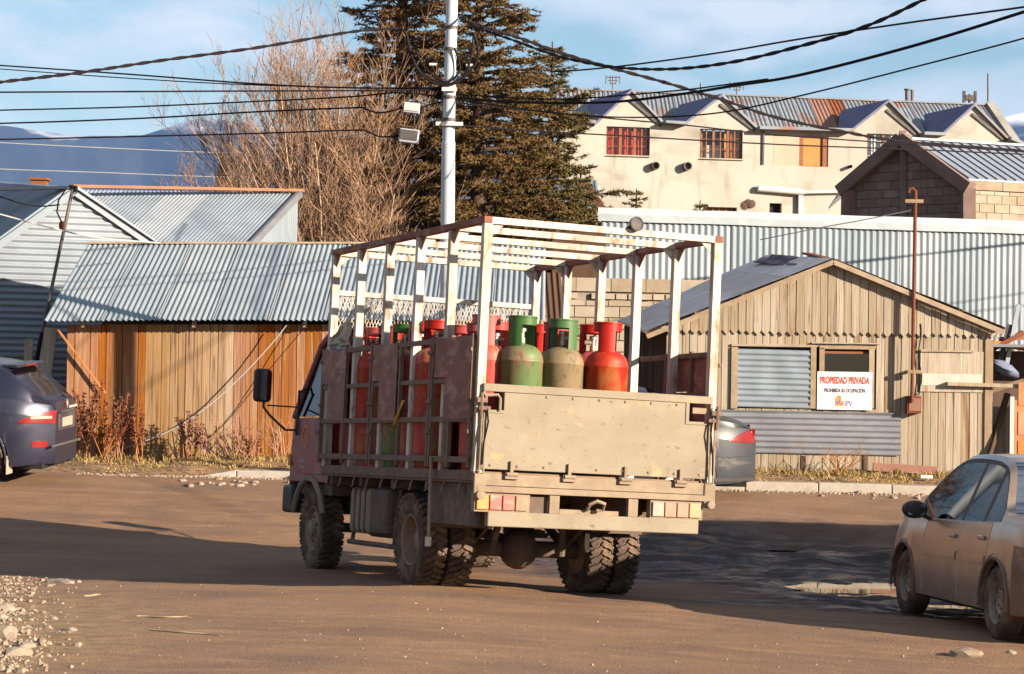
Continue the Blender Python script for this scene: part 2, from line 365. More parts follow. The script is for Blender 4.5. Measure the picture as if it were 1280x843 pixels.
L(gm(wn.outputs[0], 0, 1, .92, .16), bs.inputs['Roughness']); bs.inputs['Specular IOR Level'].default_value = .5
bp = N(nt, 'ShaderNodeBump'); bp.inputs['Strength'].default_value = .7; bp.inputs['Distance'].default_value = .022
hs_ = N(nt, 'ShaderNodeMath', operation='ADD'); L(gn(55, 4), hs_.inputs[0]); L(gn((4, 12, 1), 6), hs_.inputs[1]); hs2 = N(nt, 'ShaderNodeMath', operation='MULTIPLY_ADD'); L(trk, hs2.inputs[0]); hs2.inputs[1].default_value = 2.2; wl_ = N(nt, 'ShaderNodeMath', operation='MULTIPLY_ADD'); wb_ = N(nt, 'ShaderNodeMath', operation='MULTIPLY'); L(aw, wb_.inputs[0]); L(gn((5, 13, 1), 8, .68, .8), wb_.inputs[1]); L(wb_.outputs[0], wl_.inputs[0]); wl_.inputs[1].default_value = 22.0; L(hs_.outputs[0], wl_.inputs[2]); L(wl_.outputs[0], hs2.inputs[2]); L(hs2.outputs[0], bp.inputs['Height']); L(bp.outputs[0], bs.inputs['Normal'])
me.materials.append(m)
tag(hook(bpy.data.objects.new('ground', me)), kind='structure'); col.objects.link(bpy.data.objects['ground'])
# puddle water, each a level sheet in its own hollow
m_water = bpy.data.materials.new('puddle_water'); m_water.use_nodes = True
b_ = m_water.node_tree.nodes['Principled BSDF']; b_.inputs['Base Color'].default_value = (.035, .024, .018, 1); b_.inputs['Roughness'].default_value = .03; b_.inputs['IOR'].default_value = 1.33; b_.inputs['Specular IOR Level'].default_value = .5
for c, rx, ry in [PUDW[0], PUDW[1], PUDW[3]]:
    lev = []
    for k in range(24):
        for q in (.2, .45, .65): lev.append(GZ(c.x+rx*q*math.cos(k*.262), c.y+ry*q*math.sin(k*.262)))
    lev.sort(); z = PLEV[c.x]-.014
    mb = MB(); n = 40
    vsx = [(c.x+rx*(.95+.15*noise.noise((math.cos(k*.157)*2, math.sin(k*.157)*2, rx)))*math.cos(k*2*math.pi/n), c.y+ry*(.95+.15*noise.noise((math.cos(k*.157)*2, math.sin(k*.157)*2, rx)))*math.sin(k*2*math.pi/n), z) for k in range(n)]
    mb.add(vsx+[(c.x, c.y, z)], [(k, (k+1) % n, n) for k in range(n)])
    tag(mb.build('puddle', m_water), kind='structure')
# mountains across the channel
m_mt = mat('mountain_rock', (.05, .058, .075), (.035, .042, .055), (.0016, .0016, .003), .95, 0, 0, None, 0, ((.55, .58, .62), (.0022, .0022, .006), .66, .74), spec=.1)
def snowify(m, z0, z1):
    nt = m.node_tree; bs = nt.nodes['Principled BSDF']; src = bs.inputs['Base Color'].links[0].from_socket
    g = N(nt, 'ShaderNodeNewGeometry'); sx = N(nt, 'ShaderNodeSeparateXYZ'); nt.links.new(g.outputs['Position'], sx.inputs[0])
    nn = N(nt, 'ShaderNodeTexNoise'); nn.inputs['Scale'].default_value = .004; nn.inputs['Detail'].default_value = 8; nt.links.new(g.outputs['Position'], nn.inputs['Vector'])
    ma = N(nt, 'ShaderNodeMath', operation='MULTIPLY_ADD'); ma.inputs[1].default_value = 420; nt.links.new(nn.outputs['Fac'], ma.inputs[0]); nt.links.new(sx.outputs['Z'], ma.inputs[2])
    mr = N(nt, 'ShaderNodeMapRange'); mr.inputs[1].default_value = z0; mr.inputs[2].default_value = z1; nt.links.new(ma.outputs[0], mr.inputs[0])
    mx = N(nt, 'ShaderNodeMix', data_type='RGBA'); mx.inputs[7].default_value = (.72, .74, .78, 1); nt.links.new(mr.outputs[0], mx.inputs[0]); nt.links.new(src, mx.inputs[6]); nt.links.new(mx.outputs[2], bs.inputs['Base Color'])
snowify(m_mt, 1085, 1180)
RID = [(-400, 150), (-200, 178), (-80, 150), (0, 158), (40, 163), (90, 170), (150, 170), (178, 170), (205, 160), (232, 151), (262, 147), (300, 152), (345, 160), (420, 175), (560, 185), (760, 178), (900, 165), (1060, 176), (1180, 168), (1245, 152), (1285, 140), (1330, 146), (1420, 160), (1700, 150)]
def ridge(px):
    for (a, b), (c, d) in zip(RID, RID[1:]):
        if a <= px <= c: return lerp(b, d, (px-a)/(c-a))
    return 170
mb = MB()
def mfn(a, b):
    px = -400+2100*a; D = 8600-2400*b
    p = W(px, ridge(px), 8600); t = (1-b)**1.25
    x = p.x; z = lerp(-26, p.z, t)
    z += (90*noise.fractal((x*.0011, D*.0011, 2), 1, 2, 6)-20)*math.sin(math.pi*min(1, b*1.02))**.7 + (14*noise.fractal((x*.006, D*.006, 1), 1, 2, 4) if b < .98 else 0)*(1 if b > .01 else .5)
    return V((x*(1-.28*b), D, z))
mb.grid(mfn, 420, 46)
tag(mb.build('mountains', m_mt, smooth='all'), kind='structure')
# ================================================================== facade helper
class Plane:                                   # vertical plane y = D + a*(x-x0); s runs along it, n faces the camera
    def __init__(s, D, a=0, x0=0):
        s.o = V((x0, D, 0)); s.u = V((1, a, 0)).normalized(); s.n = V((s.u.y, -s.u.x, 0))
    def px(s, px, py):
        d = ray(px, py); t = (s.o-CAM).dot(s.n)/d.dot(s.n); p = CAM+d*t; return ((p-s.o).dot(s.u), p.z)
    def P(s, a, z, off=0): return s.o+s.u*a+s.n*off+V((0, 0, z))
    def W(s, px, py, off=0): a, z = s.px(px, py); return s.P(a, z, off)
    def box(s, mb, a0, a1, z0, z1, o0, o1):
        vs = [s.P(a, z, o) for a in (a0, a1) for o in (max(o0, o1), min(o0, o1)) for z in (z0, z1)]
        return mb.add(vs, [(0, 1, 3, 2), (4, 6, 7, 5), (0, 4, 5, 1), (2, 3, 7, 6), (0, 2, 6, 4), (1, 5, 7, 3)])
    def pbox(s, mb, x0, y0, x1, y1, o0, o1):
        a0, z1 = s.px(x0, y0); a1, z0 = s.px(x1, y1); return s.box(mb, a0, a1, z0, z1, o0, o1)
    def poly(s, mb, pts, o0, o1): return mb.prism([s.P(a, z, o0) for a, z in pts], s.n*(o1-o0))
def clip(poly, a, b):                          # keep the part of a 2-D polygon left of a->b
    r = []
    def sd(p): return (b[0]-a[0])*(p[1]-a[1])-(b[1]-a[1])*(p[0]-a[0])
    for i, p in enumerate(poly):
        q = poly[(i+1) % len(poly)]; sp, sq = sd(p), sd(q)
        if sp >= 0: r.append(p)
        if sp*sq < 0: t = sp/(sp-sq); r.append((lerp(p[0], q[0], t), lerp(p[1], q[1], t)))
    return r
def planks(pl, parent, a0, a1, zb, zt, w, mats, name='plank', off=0, th=.022, holes=(), gap=.007, tooth=0):
    a = a0; k = 0
    while a < a1-.03:
        ww = min(w*rnd(.9, 1.1), a1-a); x0, x1 = a+gap/2, a+ww-gap/2; xm = (x0+x1)/2; o = off+rnd(-.005, .006)
        segs = [(None, None)]
        b0, b1 = zb(x0)+rnd(-.015, .01), zb(x1)+rnd(-.015, .01); t0, t1 = zt(x0), zt(x1)
        pieces = [(b0, b1, t0, t1)]
        for (h0, h1, z0, z1) in holes:
            if h0 < xm < h1:
                np_ = []
                for (c0, c1, d0, d1) in pieces:
                    if max(c0, c1) < z0 < max(d0, d1): np_.append((c0, c1, min(z0, d0), min(z0, d1)))
                    if min(d0, d1) > z1 > min(c0, c1): np_.append((max(z1, c0), max(z1, c1), d0, d1))
                    if z1 <= min(c0, c1) or z0 >= max(d0, d1): np_.append((c0, c1, d0, d1))
                pieces = np_
        for (c0, c1, d0, d1) in pieces:
            if max(d0, d1)-min(c0, c1) < .03: continue
            l = rnd(-.004, .004); mb = MB()
            pts = [(x0, c0), (x1, c1), (x1+l, d1), (x0+l, d0)]
            if tooth: pts = [(x0, c0+tooth), (xm, c0), (x1, c1+tooth), (x1+l, d1), (x0+l, d0)]
            pl.poly(mb, pts, o, o+th)
            mb.build(name, mats(xm, (c0+d0)/2) if callable(mats) else mats, parent)
        a += ww; k += 1
def blocks(pl, parent, a0, a1, z0, z1, bw, bh, mats, clips=(), off=0, th=.05, joint=.012, skip=0, name='block', jit=.006):
    r = 0; z = z0
    while z < z1-.03:
        zt = min(z+bh, z1); a = a0-(bw/2 if r % 2 else 0)
        while a < a1:
            x0, x1 = max(a, a0), min(a+bw, a1); a += bw
            if x1-x0 < .04: continue
            j = joint/2; p = [(x0+j, z+j), (x1-j, z+j), (x1-j, zt-j), (x0+j, zt-j)]
            for c in clips:
                if len(p) > 2: p = clip(p, *c)
            if len(p) < 3 or rnd(0, 1) < skip: continue
            mb = MB(); pl.poly(mb, p, off, off+th+rnd(-jit, jit)); mb.build(name, mats, parent)
        z = zt; r += 1
# ================================================================== kerbs
def kerb(x0, x1, y0, label, h=.13, taper=False):
    r = empty('kerb', (x0, y0, ground_z(x0, y0)), label, 'kerb', 'concrete kerbs on the far side of the road')
    x = x0
    while x < x1-.05:
        w = min(1.0, x1-x); z0, z1 = ground_z(x, y0)-.12, ground_z(x+w, y0)-.12; mb = MB(); t0 = .12+h+rnd(-.008, .008)
        e0 = .03 if (taper and x == x0) else t0
        vs = [V((x+.006, y0, z0)), V((x+.006, y0+.34, z0)), V((x+.006, y0+.34, z0+e0)), V((x+.006, y0+.02, z0+e0)),
              V((x+w-.006, y0, z1)), V((x+w-.006, y0+.34, z1)), V((x+w-.006, y0+.34, z1+t0)), V((x+w-.006, y0+.02, z1+t0))]
        mb.add(vs, [(0, 1, 2, 3), (7, 6, 5, 4), (0, 3, 7, 4), (3, 2, 6, 7), (2, 1, 5, 6), (1, 0, 4, 5)])
        mb.build('kerb_stone', m_kerb, r, bevel=.012); x += w
    return r
kerb(-4.72, -.9, 33.75, 'pale concrete kerb with broken rubble below it, in front of the plank shed', .10, True)
kerb(1.2, 7.4, 33.75, 'long pale concrete kerb in front of the board cottage')
# ================================================================== long plank shed
PS = Plane(36.0)
shed = empty('plank_shed', (-3, 36, .6), 'long low shed of orange planks under a pale corrugated roof', 'shed')
SX0, SX1 = -6.45, .36
def shed_eave(x): return 2.60+(x+6.7)*.0155
ez = lambda x: shed_eave(x)-.02
zb = lambda x: ground_z(x, 36)-.05
pale_c = []
def shed_m(x, z):
    n = noise.noise((x*.9, 3.3, 1))
    return m_wood_pale if (-5.35 < x < -4.25 and n > -.6) or n > .42 else m_wood_shed
planks(PS, shed, SX0, SX1, zb, lambda x: ez(x)-.03, .118, shed_m, off=0)
mb = MB(); PS.box(mb, SX0, SX1, .3, 2.52, -.05, -.03); mb.build('backing', m_dark, shed)  # dark sheet added behind the planks to block light through the gaps
mb = MB(); mb.bb((SX0, 36.0, .3), (SX0+.02, 39, 2.55)); mb.bb((SX1-.02, 36.02, .3), (SX1, 39, 2.6)); mb.bb((SX0, 39, .3), (SX1, 39.05, 3.7)); mb.build('side_wall', m_wood_dark, shed)
for k in range(5):
    x = SX0+.25+k*1.6; mb = MB(); mb.bar((x, 35.80, shed_eave(x)-.06), (x, 39.0, 3.83+(x+6.7)*.0155), .05, .08); mb.build('rafter', m_wood_trim, shed)
e0, e1 = V((-6.74, 35.66, 2.595)), V((.47, 35.66, 2.71)); r0 = V((-6.70, 39.05, 3.90))
sheets('roof_sheet', m_galv_shed, shed, e0, e1-e0, r0-e0, .78, amp=.011, pitch=.083, jit=.035, nv=6, wob=.012)
mb = MB(); mb.bar(r0+V((-.03, 0, .015)), r0+(e1-e0)+V((.03, 0, .015)), .12, .03); mb.build('ridge_board', m_wood_trim, shed)
# ================================================================== corrugated house on the left
LP = Plane(40.6, .38, -7.0)
lh = empty('corrugated_house', (-8, 41, .6), 'grey corrugated metal house with a gable and an orange ridge cap', 'house')
ap = LP.W(92, 239)
lr, ll = LP.W(190, 305), LP.W(-60, 347)
base_z = .3
a_ap, z_ap = LP.px(92, 239); a_r, z_r = LP.px(190, 305); a_l, z_l = LP.px(-60, 347)
# horizontal corrugated cladding, in strips
H = z_ap-base_z; strip = .62; z = base_z; k = 0
while z < z_ap-.06:
    zt = min(z+strip+.03, z_ap-.04)
    def span(zz):
        l = a_l if zz < z_l else lerp(a_l, a_ap, (zz-z_l)/(z_ap-z_l)); r_ = a_r if zz < z_r else lerp(a_r, a_ap, (zz-z_r)/(z_ap-z_r)); return l, r_
    nn = int((zt-z)/.105*7); mb = MB(); sd = rnd(0, 9); o_ = .004*(k % 2)
    def fn(a, b):
        zz = lerp(z, zt, a); l, r_ = span(zz); x = lerp(l, r_, b)
        return LP.P(x, zz, .016*math.sin(zz*2*math.pi/.105)+o_+.006*noise.noise((x*.7, zz*.7, sd)))
    mb.grid(fn, nn, 10); mb.build('wall_sheet', m_galv_old if k < 3 else m_galv, lh, smooth='all'); z += strip; k += 1
bk = W(-70, 226, 47.5)                                 # ridge running back to the left
rd = bk-ap
mb = MB(); sw_a, sw_b = ll-V((0, 0, .1)), ll+rd-V((0, 0, .1)); mb.prism([sw_a, sw_b, V((sw_b.x, sw_b.y, .2)), V((sw_a.x, sw_a.y, .2))], V((.1, .06, 0))); mb.build('side_wall', m_galv_old, lh)
sw_c = ap+rd; mb = MB(); mb.prism([sw_b, sw_c, V((sw_c.x, sw_c.y, .2)), V((sw_b.x, sw_b.y, .2))], V((.05, -.1, 0))); mb.build('rear_gable', m_galv_old, lh)
def raketrim(p, q, w=.16):
    mb = MB(); mb.bar(p+LP.n*.05, q+LP.n*.05, .03, w); mb.build('rake_trim', m_galv, lh)
raketrim(ap+V((0, 0, .02)), ll); raketrim(ap+V((0, 0, .02)), lr)
sheets('roof_sheet', m_galv, lh, ap+LP.n*.12+V((0, 0, .05)), rd, (ll-ap)*1.02, .8, amp=.010, nv=2)
sheets('roof_sheet', m_galv, lh, ap+LP.n*.12+V((0, 0, .05)), rd*.25, (lr-ap)*1.02, .8, amp=.010, nv=2)
t0, t1 = W(97, 236, 44.0), W(374, 241, 46.2); b1 = W(286, 334, 42.9)
sl = b1-t1
sheets('roof_sheet', m_galv, lh, t0-V((.9, -.3, 0)), t1-t0+V((.9, -.3, 0)), sl, .8, amp=.010, nv=2)
mb = MB(); mb.bar(t0+V((-.1, 0, .04)), t1+V((.05, 0, .04)), .16, .05); mb.build('ridge_cap', m_orange, lh)
mb = MB(); mb.bar(ap+V((-3.4, 2.2, .12)), ap+V((0, .05, .06)), .14, .05); mb.build('ridge_cap', m_galv, lh)
mb = MB(); mb.bar(t1+V((.03, 0, .0)), b1+V((.03, 0, 0)), .06, .14); mb.build('rake_trim', m_galv_old, lh)
# gable end wall of that wing, facing right
g1, g2 = V((t1.x-.02, t1.y, t1.z-.08)), V((b1.x-.02, b1.y, b1.z-.08))
mb = MB()
def gfn(a, b):
    p = g1.lerp(g2, a); n = V((.9, -.35, 0)).normalized()
    return V((p.x, p.y, lerp(.3, p.z, b)))+n*.008*math.sin(a*(g2-g1).length*2*math.pi/.12)
mb.grid(gfn, 260, 1); mb.build('end_wall', m_galv_blue, lh, smooth='all')
mb = MB(); mb.bb((ap.x-.9, 46.3, .3), (t1.x-.1, 46.4, t1.z-.15)); mb.build('rear_wall', m_galv_old, lh)
c0 = W(50, 240, 44.5); ch = MB(); ch.bb((c0.x-.13, 44.3, c0.z-.5), (c0.x+.13, 44.6, c0.z+.2)); cho = ch.build('chimney', m_winwood, lh)
ch = MB(); ch.bb((c0.x-.17, 44.26, c0.z+.2), (c0.x+.17, 44.64, c0.z+.24)); ch.build('chimney_cap', m_winwood, cho)
# leaning service mast, its cable loop, and the boards beside it
b_, t_ = W(44, 452, 36.6), W(91, 236, 36.9)
b_ = V((b_.x-.06, 36.6, ground_z(b_.x, 36.6)-.05)) + (W(44, 452, 36.6)-t_)*0
mast = empty('service_mast', b_, 'thin grey steel service mast leaning by the end of the plank shed', 'mast')
low = W(46, 448, 36.6); dirv = (low-t_).normalized(); foot = low+dirv*((low.z-(ground_z(low.x, 36.6)-.05))/-dirv.z)
wm[mast.name] = Matrix.Translation(foot); mast.matrix_world = wm[mast.name]
mb = MB(); mb.tube([foot, low.lerp(t_, .15)], .034, 8); mb.build('lower_tube', m_cable, mast, True)
mb = MB(); mb.tube([low.lerp(t_, .12), t_], .026, 8); mb.build('upper_tube', m_steel, mast, True)
pts = [t_+V((0, -.03, .0)), t_+V((-.10, -.05, -.02)), t_+V((-.20, -.05, -.18)), t_+V((-.22, -.05, -.36)), t_+V((-.15, -.05, -.50)), t_+V((-.10, -.05, -.55))]
mb = MB(); mb.tube(pts, .014, 6); mb.tube([t_+V((-.05, -.03, .03)), t_+V((.06, -.03, .02)), t_+V((.05, -.03, -.06))], .03, 6); mb.build('cable_loop', m_cable, mast, True)
mb = MB(); mb.lathe([(0, -.06), (.05, -.05), (.06, 0), (.05, .06), (0, .07)], 10, Matrix.Translation(t_+V((-.13, -.05, -.56)))); mb.build('insulator', m_rust, mast, True)
def lean_board(name, label, a, b, w, th, mat_):
    mb = MB(); mb.bar(a, b, w, th, (0, 1, 0)); o = mb.build(name, mat_, None, bevel=.004); return tag(o, label, 'board', 'boards leaning by the shed')
q = on_ground(60, 585)
lean_board('loose_board', 'wide pale board leaning upright between mast and shed', V((-7.02, 36.45, .5)), W(64, 412, 36.45)+V((0, 0, .02)), .2, .03, m_wood_grey)
lean_board('loose_board', 'short pale board standing left of the mast', V((-7.25, 36.8, .5)), W(37, 424, 36.8), .13, .03, m_wood_grey)
lean_board('loose_stick', 'thin orange batten leaning against the shed planks', W(132, 492, 35.9), W(72, 412, 35.9), .03, .03, m_wood_orange)
# ================================================================== board cottage with the sign
PG = Plane(36.0)
gh = empty('board_cottage', (4.4, 36, .5), 'small gabled cottage of weathered vertical boards with a boarded window', 'house')
gx0, _ = PG.px(833, 500); gx1, _ = PG.px(1238, 500); gxp, gzp = PG.px(1040, 326)
lx, lz = PG.px(806, 416); rx, rz = PG.px(1254, 411)
def gtop(x): return lerp(lz, gzp, (x-lx)/(gxp-lx)) if x < gxp else lerp(gzp, rz, (x-gxp)/(rx-gxp))
zg = lambda x: ground_z(x, 36)-.04
s1x0, s1z1 = PG.px(922, 434); s1x1, s1z0 = PG.px(1013, 512)
wx0, wz1 = PG.px(1022, 434); wx1, wz0 = PG.px(1095, 512)
_, zt1 = PG.px(1040, 418)
bd = .115
planks(PG, gh, gx0, gx1, zg, lambda x: min(zt1+.05, gtop(x)-.05), bd, m_wood_grey, holes=[(wx0+.02, wx1-.04, wz0, wz1), (s1x0, s1x1, s1z0, s1z1)])
_, ztt = PG.px(1040, 420)
planks(PG, gh, gx0-.03, gx1+.1, lambda x: ztt+.004*(x-gxp)*0, lambda x: gtop(x)-.035, bd, m_wood_grey, off=.03, tooth=.06)
mb = MB(); PG.box(mb, gx0, gx1, .3, rz, -.35, -.05); PG.poly(mb, [(gx0, rz), (gx1, rz), (gxp, gzp-.12)], -.35, -.05); mb.build('backing', m_dark, gh)  # dark block added behind the boards to stop light in the gaps
# side wall, its shade put into dark boards, going back to the left, and the roof
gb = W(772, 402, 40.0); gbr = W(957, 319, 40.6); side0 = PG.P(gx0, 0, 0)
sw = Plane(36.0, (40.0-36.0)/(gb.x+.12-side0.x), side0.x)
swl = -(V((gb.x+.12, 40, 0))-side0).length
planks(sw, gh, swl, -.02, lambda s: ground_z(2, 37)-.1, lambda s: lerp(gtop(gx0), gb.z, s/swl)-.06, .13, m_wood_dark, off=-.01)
fp = PG.P(gxp, gzp+.03, .16); fl = PG.P(lx, lz, .16); fr = PG.P(rx, rz, .16)
def roof_strip(a, b, c, d, n, mat_, th=.035, nm='roof_strip'):       # overlapping felt strips from eave to ridge
    for i in range(n):
        t0, t1 = i/n, min(1, (i+1)/n+.06/n)
        up = V((0, 0, .010*(n-i)*.5))
        P_ = [a.lerp(b, t0)+up, d.lerp(c, t0)+up, d.lerp(c, t1)+up-V((0, 0, .008)), a.lerp(b, t1)+up-V((0, 0, .008))]
        m_ = MB()
        def fn(u, v):
            p = P_[0].lerp(P_[1], u).lerp(P_[3].lerp(P_[2], u), v); return p+V((0, 0, .012*noise.noise((p.x*1.5, p.y*1.5, i*3.0))))
        m_.grid(fn, 16, 2); b0 = len(m_.v); m_.grid(lambda u, v: fn(u, v)-V((0, 0, th)), 16, 2)
        for u in range(16):
            j = u*3; m_.f += [(j, j+3, b0+j+3, b0+j), (j+2, b0+j+2, b0+j+5, j+5)]
        m_.build(nm, mat_, gh)
roof_strip(fl, fp, gbr, gb, 4, m_feltroof)
rb = gbr+(fr-fp)*1.0
roof_strip(fr, fp, gbr, V((rb.x, rb.y, rb.z)), 4, m_feltroof)
mb = MB(); mb.bar(fl+V((.02, -.012, -.06)), fp+V((0, -.012, -.06)), .03, .07); mb.build('barge_board', m_wood_trim, gh)
mb = MB(); mb.bar(fp+V((0, -.012, -.06)), fr+V((-.02, -.012, -.06)), .03, .07); mb.build('barge_board', m_wood_trim, gh)
# torn felt and loose plank on the ridge
a, b = W(965, 320, 40), W(1040, 326, 36.5)
mb = MB(); mb.grid(lambda u, v: a.lerp(b, u)+V((-.35*v, -.4*v, -.02-.16*v+.05*noise.noise((u*5, v*3, 2))+.05)), 14, 5); mb.build('torn_felt', mat('torn_felt', (.10, .07, .10), (.06, .045, .06), (6, 6, 6), .8), gh, True)
mb = MB(); mb.bar(W(1008, 317, 38), W(1044, 326, 37.4), .18, .03); mb.build('loose_ridge_board', m_rust, gh)
# corrugated shutter, skirt, window, boards
PGo = Plane(35.97)
mb = MB()
for nm, x0, y0, x1, y1, mt, o in (('shutter_sheet', 922, 436, 1012, 510, m_galv, .05), ('skirt_sheet', 900, 512, 1125, 569, m_galv_old, .05)):
    a0, z1 = PG.px(x0, y0); a1, z0 = PG.px(x1, y1); mb = MB()
    def fn(a, b): return PG.P(lerp(a0, a1, b)+.01*noise.noise((a*9, b, 3)), lerp(z0, z1, a)-.012*b, o+.011*math.sin(a*(z1-z0)*2*math.pi/.085)+.012*noise.noise((a*3, b*5, 1)))
    mb.grid(fn, int((z1-z0)/.085*8), 14); mb.build(nm, mt, gh, 'all')
def gbox(name, mt, x0, y0, x1, y1, o0, o1, par=None, bv=.003):
    mb = MB(); PG.pbox(mb, x0, y0, x1, y1, o0, o1); return mb.build(name, mt, par or gh, bevel=bv)
for r_ in ((914, 434, 921, 511), (1013, 434, 1019, 511), (914, 430, 1019, 434.5)): gbox('shutter_frame', m_wood_trim, *r_, .02, .06)
wn = gbox('window', m_winwood, 1029, 439, 1089, 511, -.04, -.02)
gbox('pane', glass('cottage_glass', (.3, .22, .2)), 1031, 442, 1086, 509, -.012, -.006, wn, 0)
for r_ in ((1024, 435, 1029.5, 511), (1086, 437, 1092, 511), (1024, 432, 1094, 437.5)): gbox('window_frame', m_wood_trim, *r_, -.01, .035, wn)
gbox('window_drip', m_wood_trim, 1014, 428, 1099, 431, .02, .07)
gbox('corner_board', m_wood_trim, 1231, 425, 1239, 590, .025, .05); gbox('corner_board', m_wood_trim, 833, 420, 843, 592, .025, .05)
gbox('jamb_board', m_wood_dark, 1001, 570, 1006, 592, .026, .04); gbox('jamb_board', m_wood_dark, 1079, 570, 1083, 592, .026, .04)
gbox('patch_board', m_wood_grey, 1150, 439, 1228, 491, .03, .045); gbox('patch_drip', m_wood_trim, 1150, 437, 1216, 441, .03, .075)
m_stip = mat('smeared_plaster', (.50, .47, .42), (.42, .38, .32), (5, 5, 5), .9)
gbox('plaster_patch', m_stip, 1152, 467, 1226, 483, .046, .05)
# the sign
sg0 = PG.W(1021, 464, .09); 
mb = MB(); a0, z1 = PG.px(1021, 464.5); a1, z0 = PG.px(1089, 513)
PG.box(mb, a0, a1, z0, z1, .065, .072); sign = mb.build('notice_sign', mat('sign_board', (.60, .60, .62), (.57, .57, .59), rough=.4, bump=0))
tag(sign, 'white notice board reading PROPIEDAD PRIVADA below the cottage window', 'sign')
def text(s, a, z, h, wdt, mt, parent, pl=PG, off=.0745, nm='lettering', bold=.0):
    cu = bpy.data.curves.new('t', 'FONT'); cu.body = s; cu.size = 1; cu.align_x = 'CENTER'; cu.offset = bold; cu.resolution_u = 3
    o = bpy.data.objects.new('t', cu); col.objects.link(o); dg = bpy.context.evaluated_depsgraph_get(); me = bpy.data.meshes.new_from_object(o.evaluated_get(dg))
    bpy.data.objects.remove(o)
    xs_ = [v.co.x for v in me.vertices]; ys_ = [v.co.y for v in me.vertices]; w0, h0 = max(xs_)-min(xs_), max(ys_)-min(ys_); cx, y0 = (max(xs_)+min(xs_))/2, min(ys_)
    for v in me.vertices: v.co = pl.P(a+(v.co.x-cx)*wdt/w0, z+(v.co.y-y0)*h/h0, off)
    me.materials.append(mt); return hook_link(me, nm, parent)
def hook_link(me, nm, parent):
    o = bpy.data.objects.new(nm, me); col.objects.link(o); return hook(o, parent)
m_tred = mat('red_print', (.72, .05, .02), (.68, .05, .02), rough=.5, bump=0); m_tblk = mat('black_print', (.05, .04, .06), (.06, .05, .07), rough=.5, bump=0)
m_tor = mat('orange_print', (.75, .25, .03), (.72, .22, .03), rough=.5, bump=0); m_tpur = mat('purple_print', (.15, .08, .40), (.18, .1, .42), rough=.5, bump=0)
sw_, sh_ = a1-a0, z1-z0; sc_ = (a0+a1)/2
text('PROPIEDAD PRIVADA', sc_, z0+sh_*.68, sh_*.19, sw_*.90, m_tred, sign, bold=.034)
text('PROHIBIDA SU OCUPACIÓN', sc_, z0+sh_*.455, sh_*.13, sw_*.74, m_tblk, sign, bold=.026)
text('IPV', a0+sw_*.575, z0+sh_*.09, sh_*.15, sw_*.14, m_tpur, sign, bold=.0)
mb = MB()
for (x, zz, w_, h_) in ((.36, .10, .05, .20), (.42, .10, .05, .26), (.48, .10, .035, .14), (.385, .31, .05, .06)): PG.box(mb, a0+sw_*(x-.03), a0+sw_*(x-.03+w_), z0+sh_*zz, z0+sh_*(zz+h_), .0722, .0742)
lg = mb.build('emblem', m_tor, sign)
mb = MB()
for (x, zz, w_, h_) in ((.375, .15, .03, .07), (.42, .17, .02, .10), (.45, .13, .022, .05)): PG.box(mb, a0+sw_*(x-.02), a0+sw_*(x-.02+w_), z0+sh_*zz, z0+sh_*(zz+h_), .0742, .0756)
mb.build('emblem_mark', m_tpur, lg)
# meter mast on the cottage front: rusty conduit, clamp and box
mp0 = PG.W(1137, 503, .2); mp1 = PG.W(1141.5, 246, .2)
mm = empty('meter_mast', mp0, 'tall rusty conduit mast with a meter box on the cottage front', 'mast')
mb = MB(); mb.tube([mp0, mp0.lerp(mp1, .97), mp1+V((0, 0, .06)), mp1+V((-.04, 0, .10)), mp1+V((-.09, 0, .09)), mp1+V((-.10, 0, .04))], .026, 8); mb.build('conduit', m_rust, mm, True)
mb = MB(); PG.pbox(mb, 1131.5, 495, 1149, 517, .02, .18); bx_ = mb.build('meter_box', m_rust, mm, bevel=.006)
mb = MB(); PG.pbox(mb, 1134, 498, 1148, 514, .18, .188); mb.build('box_door', m_rustdark, bx_)
for z_ in (464, 252):
    mb = MB(); pz = PG.W(1140, z_+1, .2); mb.box(pz, (.20 if z_ > 400 else .26, .05, .05)); mb.box(pz+V((-.07, .1, 0)), (.04, .2, .04)) if z_ > 400 else None; mb.build('bracket', m_wood_trim, mm)
pts = [PG.W(1149, y, .06) + V((.02*math.sin(y*.11), 0, 0)) for y in range(405, 494, 8)]+[PG.W(1143, 494, .1)]
mb = MB(); mb.tube(pts, .009, 5); mb.build('thin_cable', m_cable, mm, True)
# timber sticking out beside the cottage, and the junk at its right corner
def tbar(name, label, cat, a, b, w, h, mt, up=(0, 0, 1), group=None):
    mb = MB(); mb.bar(a, b, w, h, up); return tag(mb.build(name, mt, None, bevel=.004), label, cat, group)
tbar('timber_batten', 'grey timber batten nailed across the cottage boards past its corner', 'timber', PG.W(1182, 480, .10), PG.W(1274, 483, .07), .10, .055, m_wood_grey)
sk = empty('lean_to', (7, 36.6, .5), 'dark lean-to of scrap timber beside the cottage corner', 'shed')
mb = MB(); c0 = PG.P(gx1+.02, .45, -.1); mb.bb((c0.x, 36.9, .4), (9.3, 37.0, 2.4)); mb.build('rear_wall', m_wood_dark, sk)
for i, (x0, x1) in enumerate(((1241, 1262), (1262, 1290), (1290, 1330))):
    mb = MB(); p0, _ = PG.px(x0, 500); p1, _ = PG.px(x1, 500); PG.box(mb, p0+.005, p1-.005, .45, PG.px(1250, 508)[1]+rnd(-.02, .02), -.12, -.09); mb.build('board', m_wood_grey, sk)
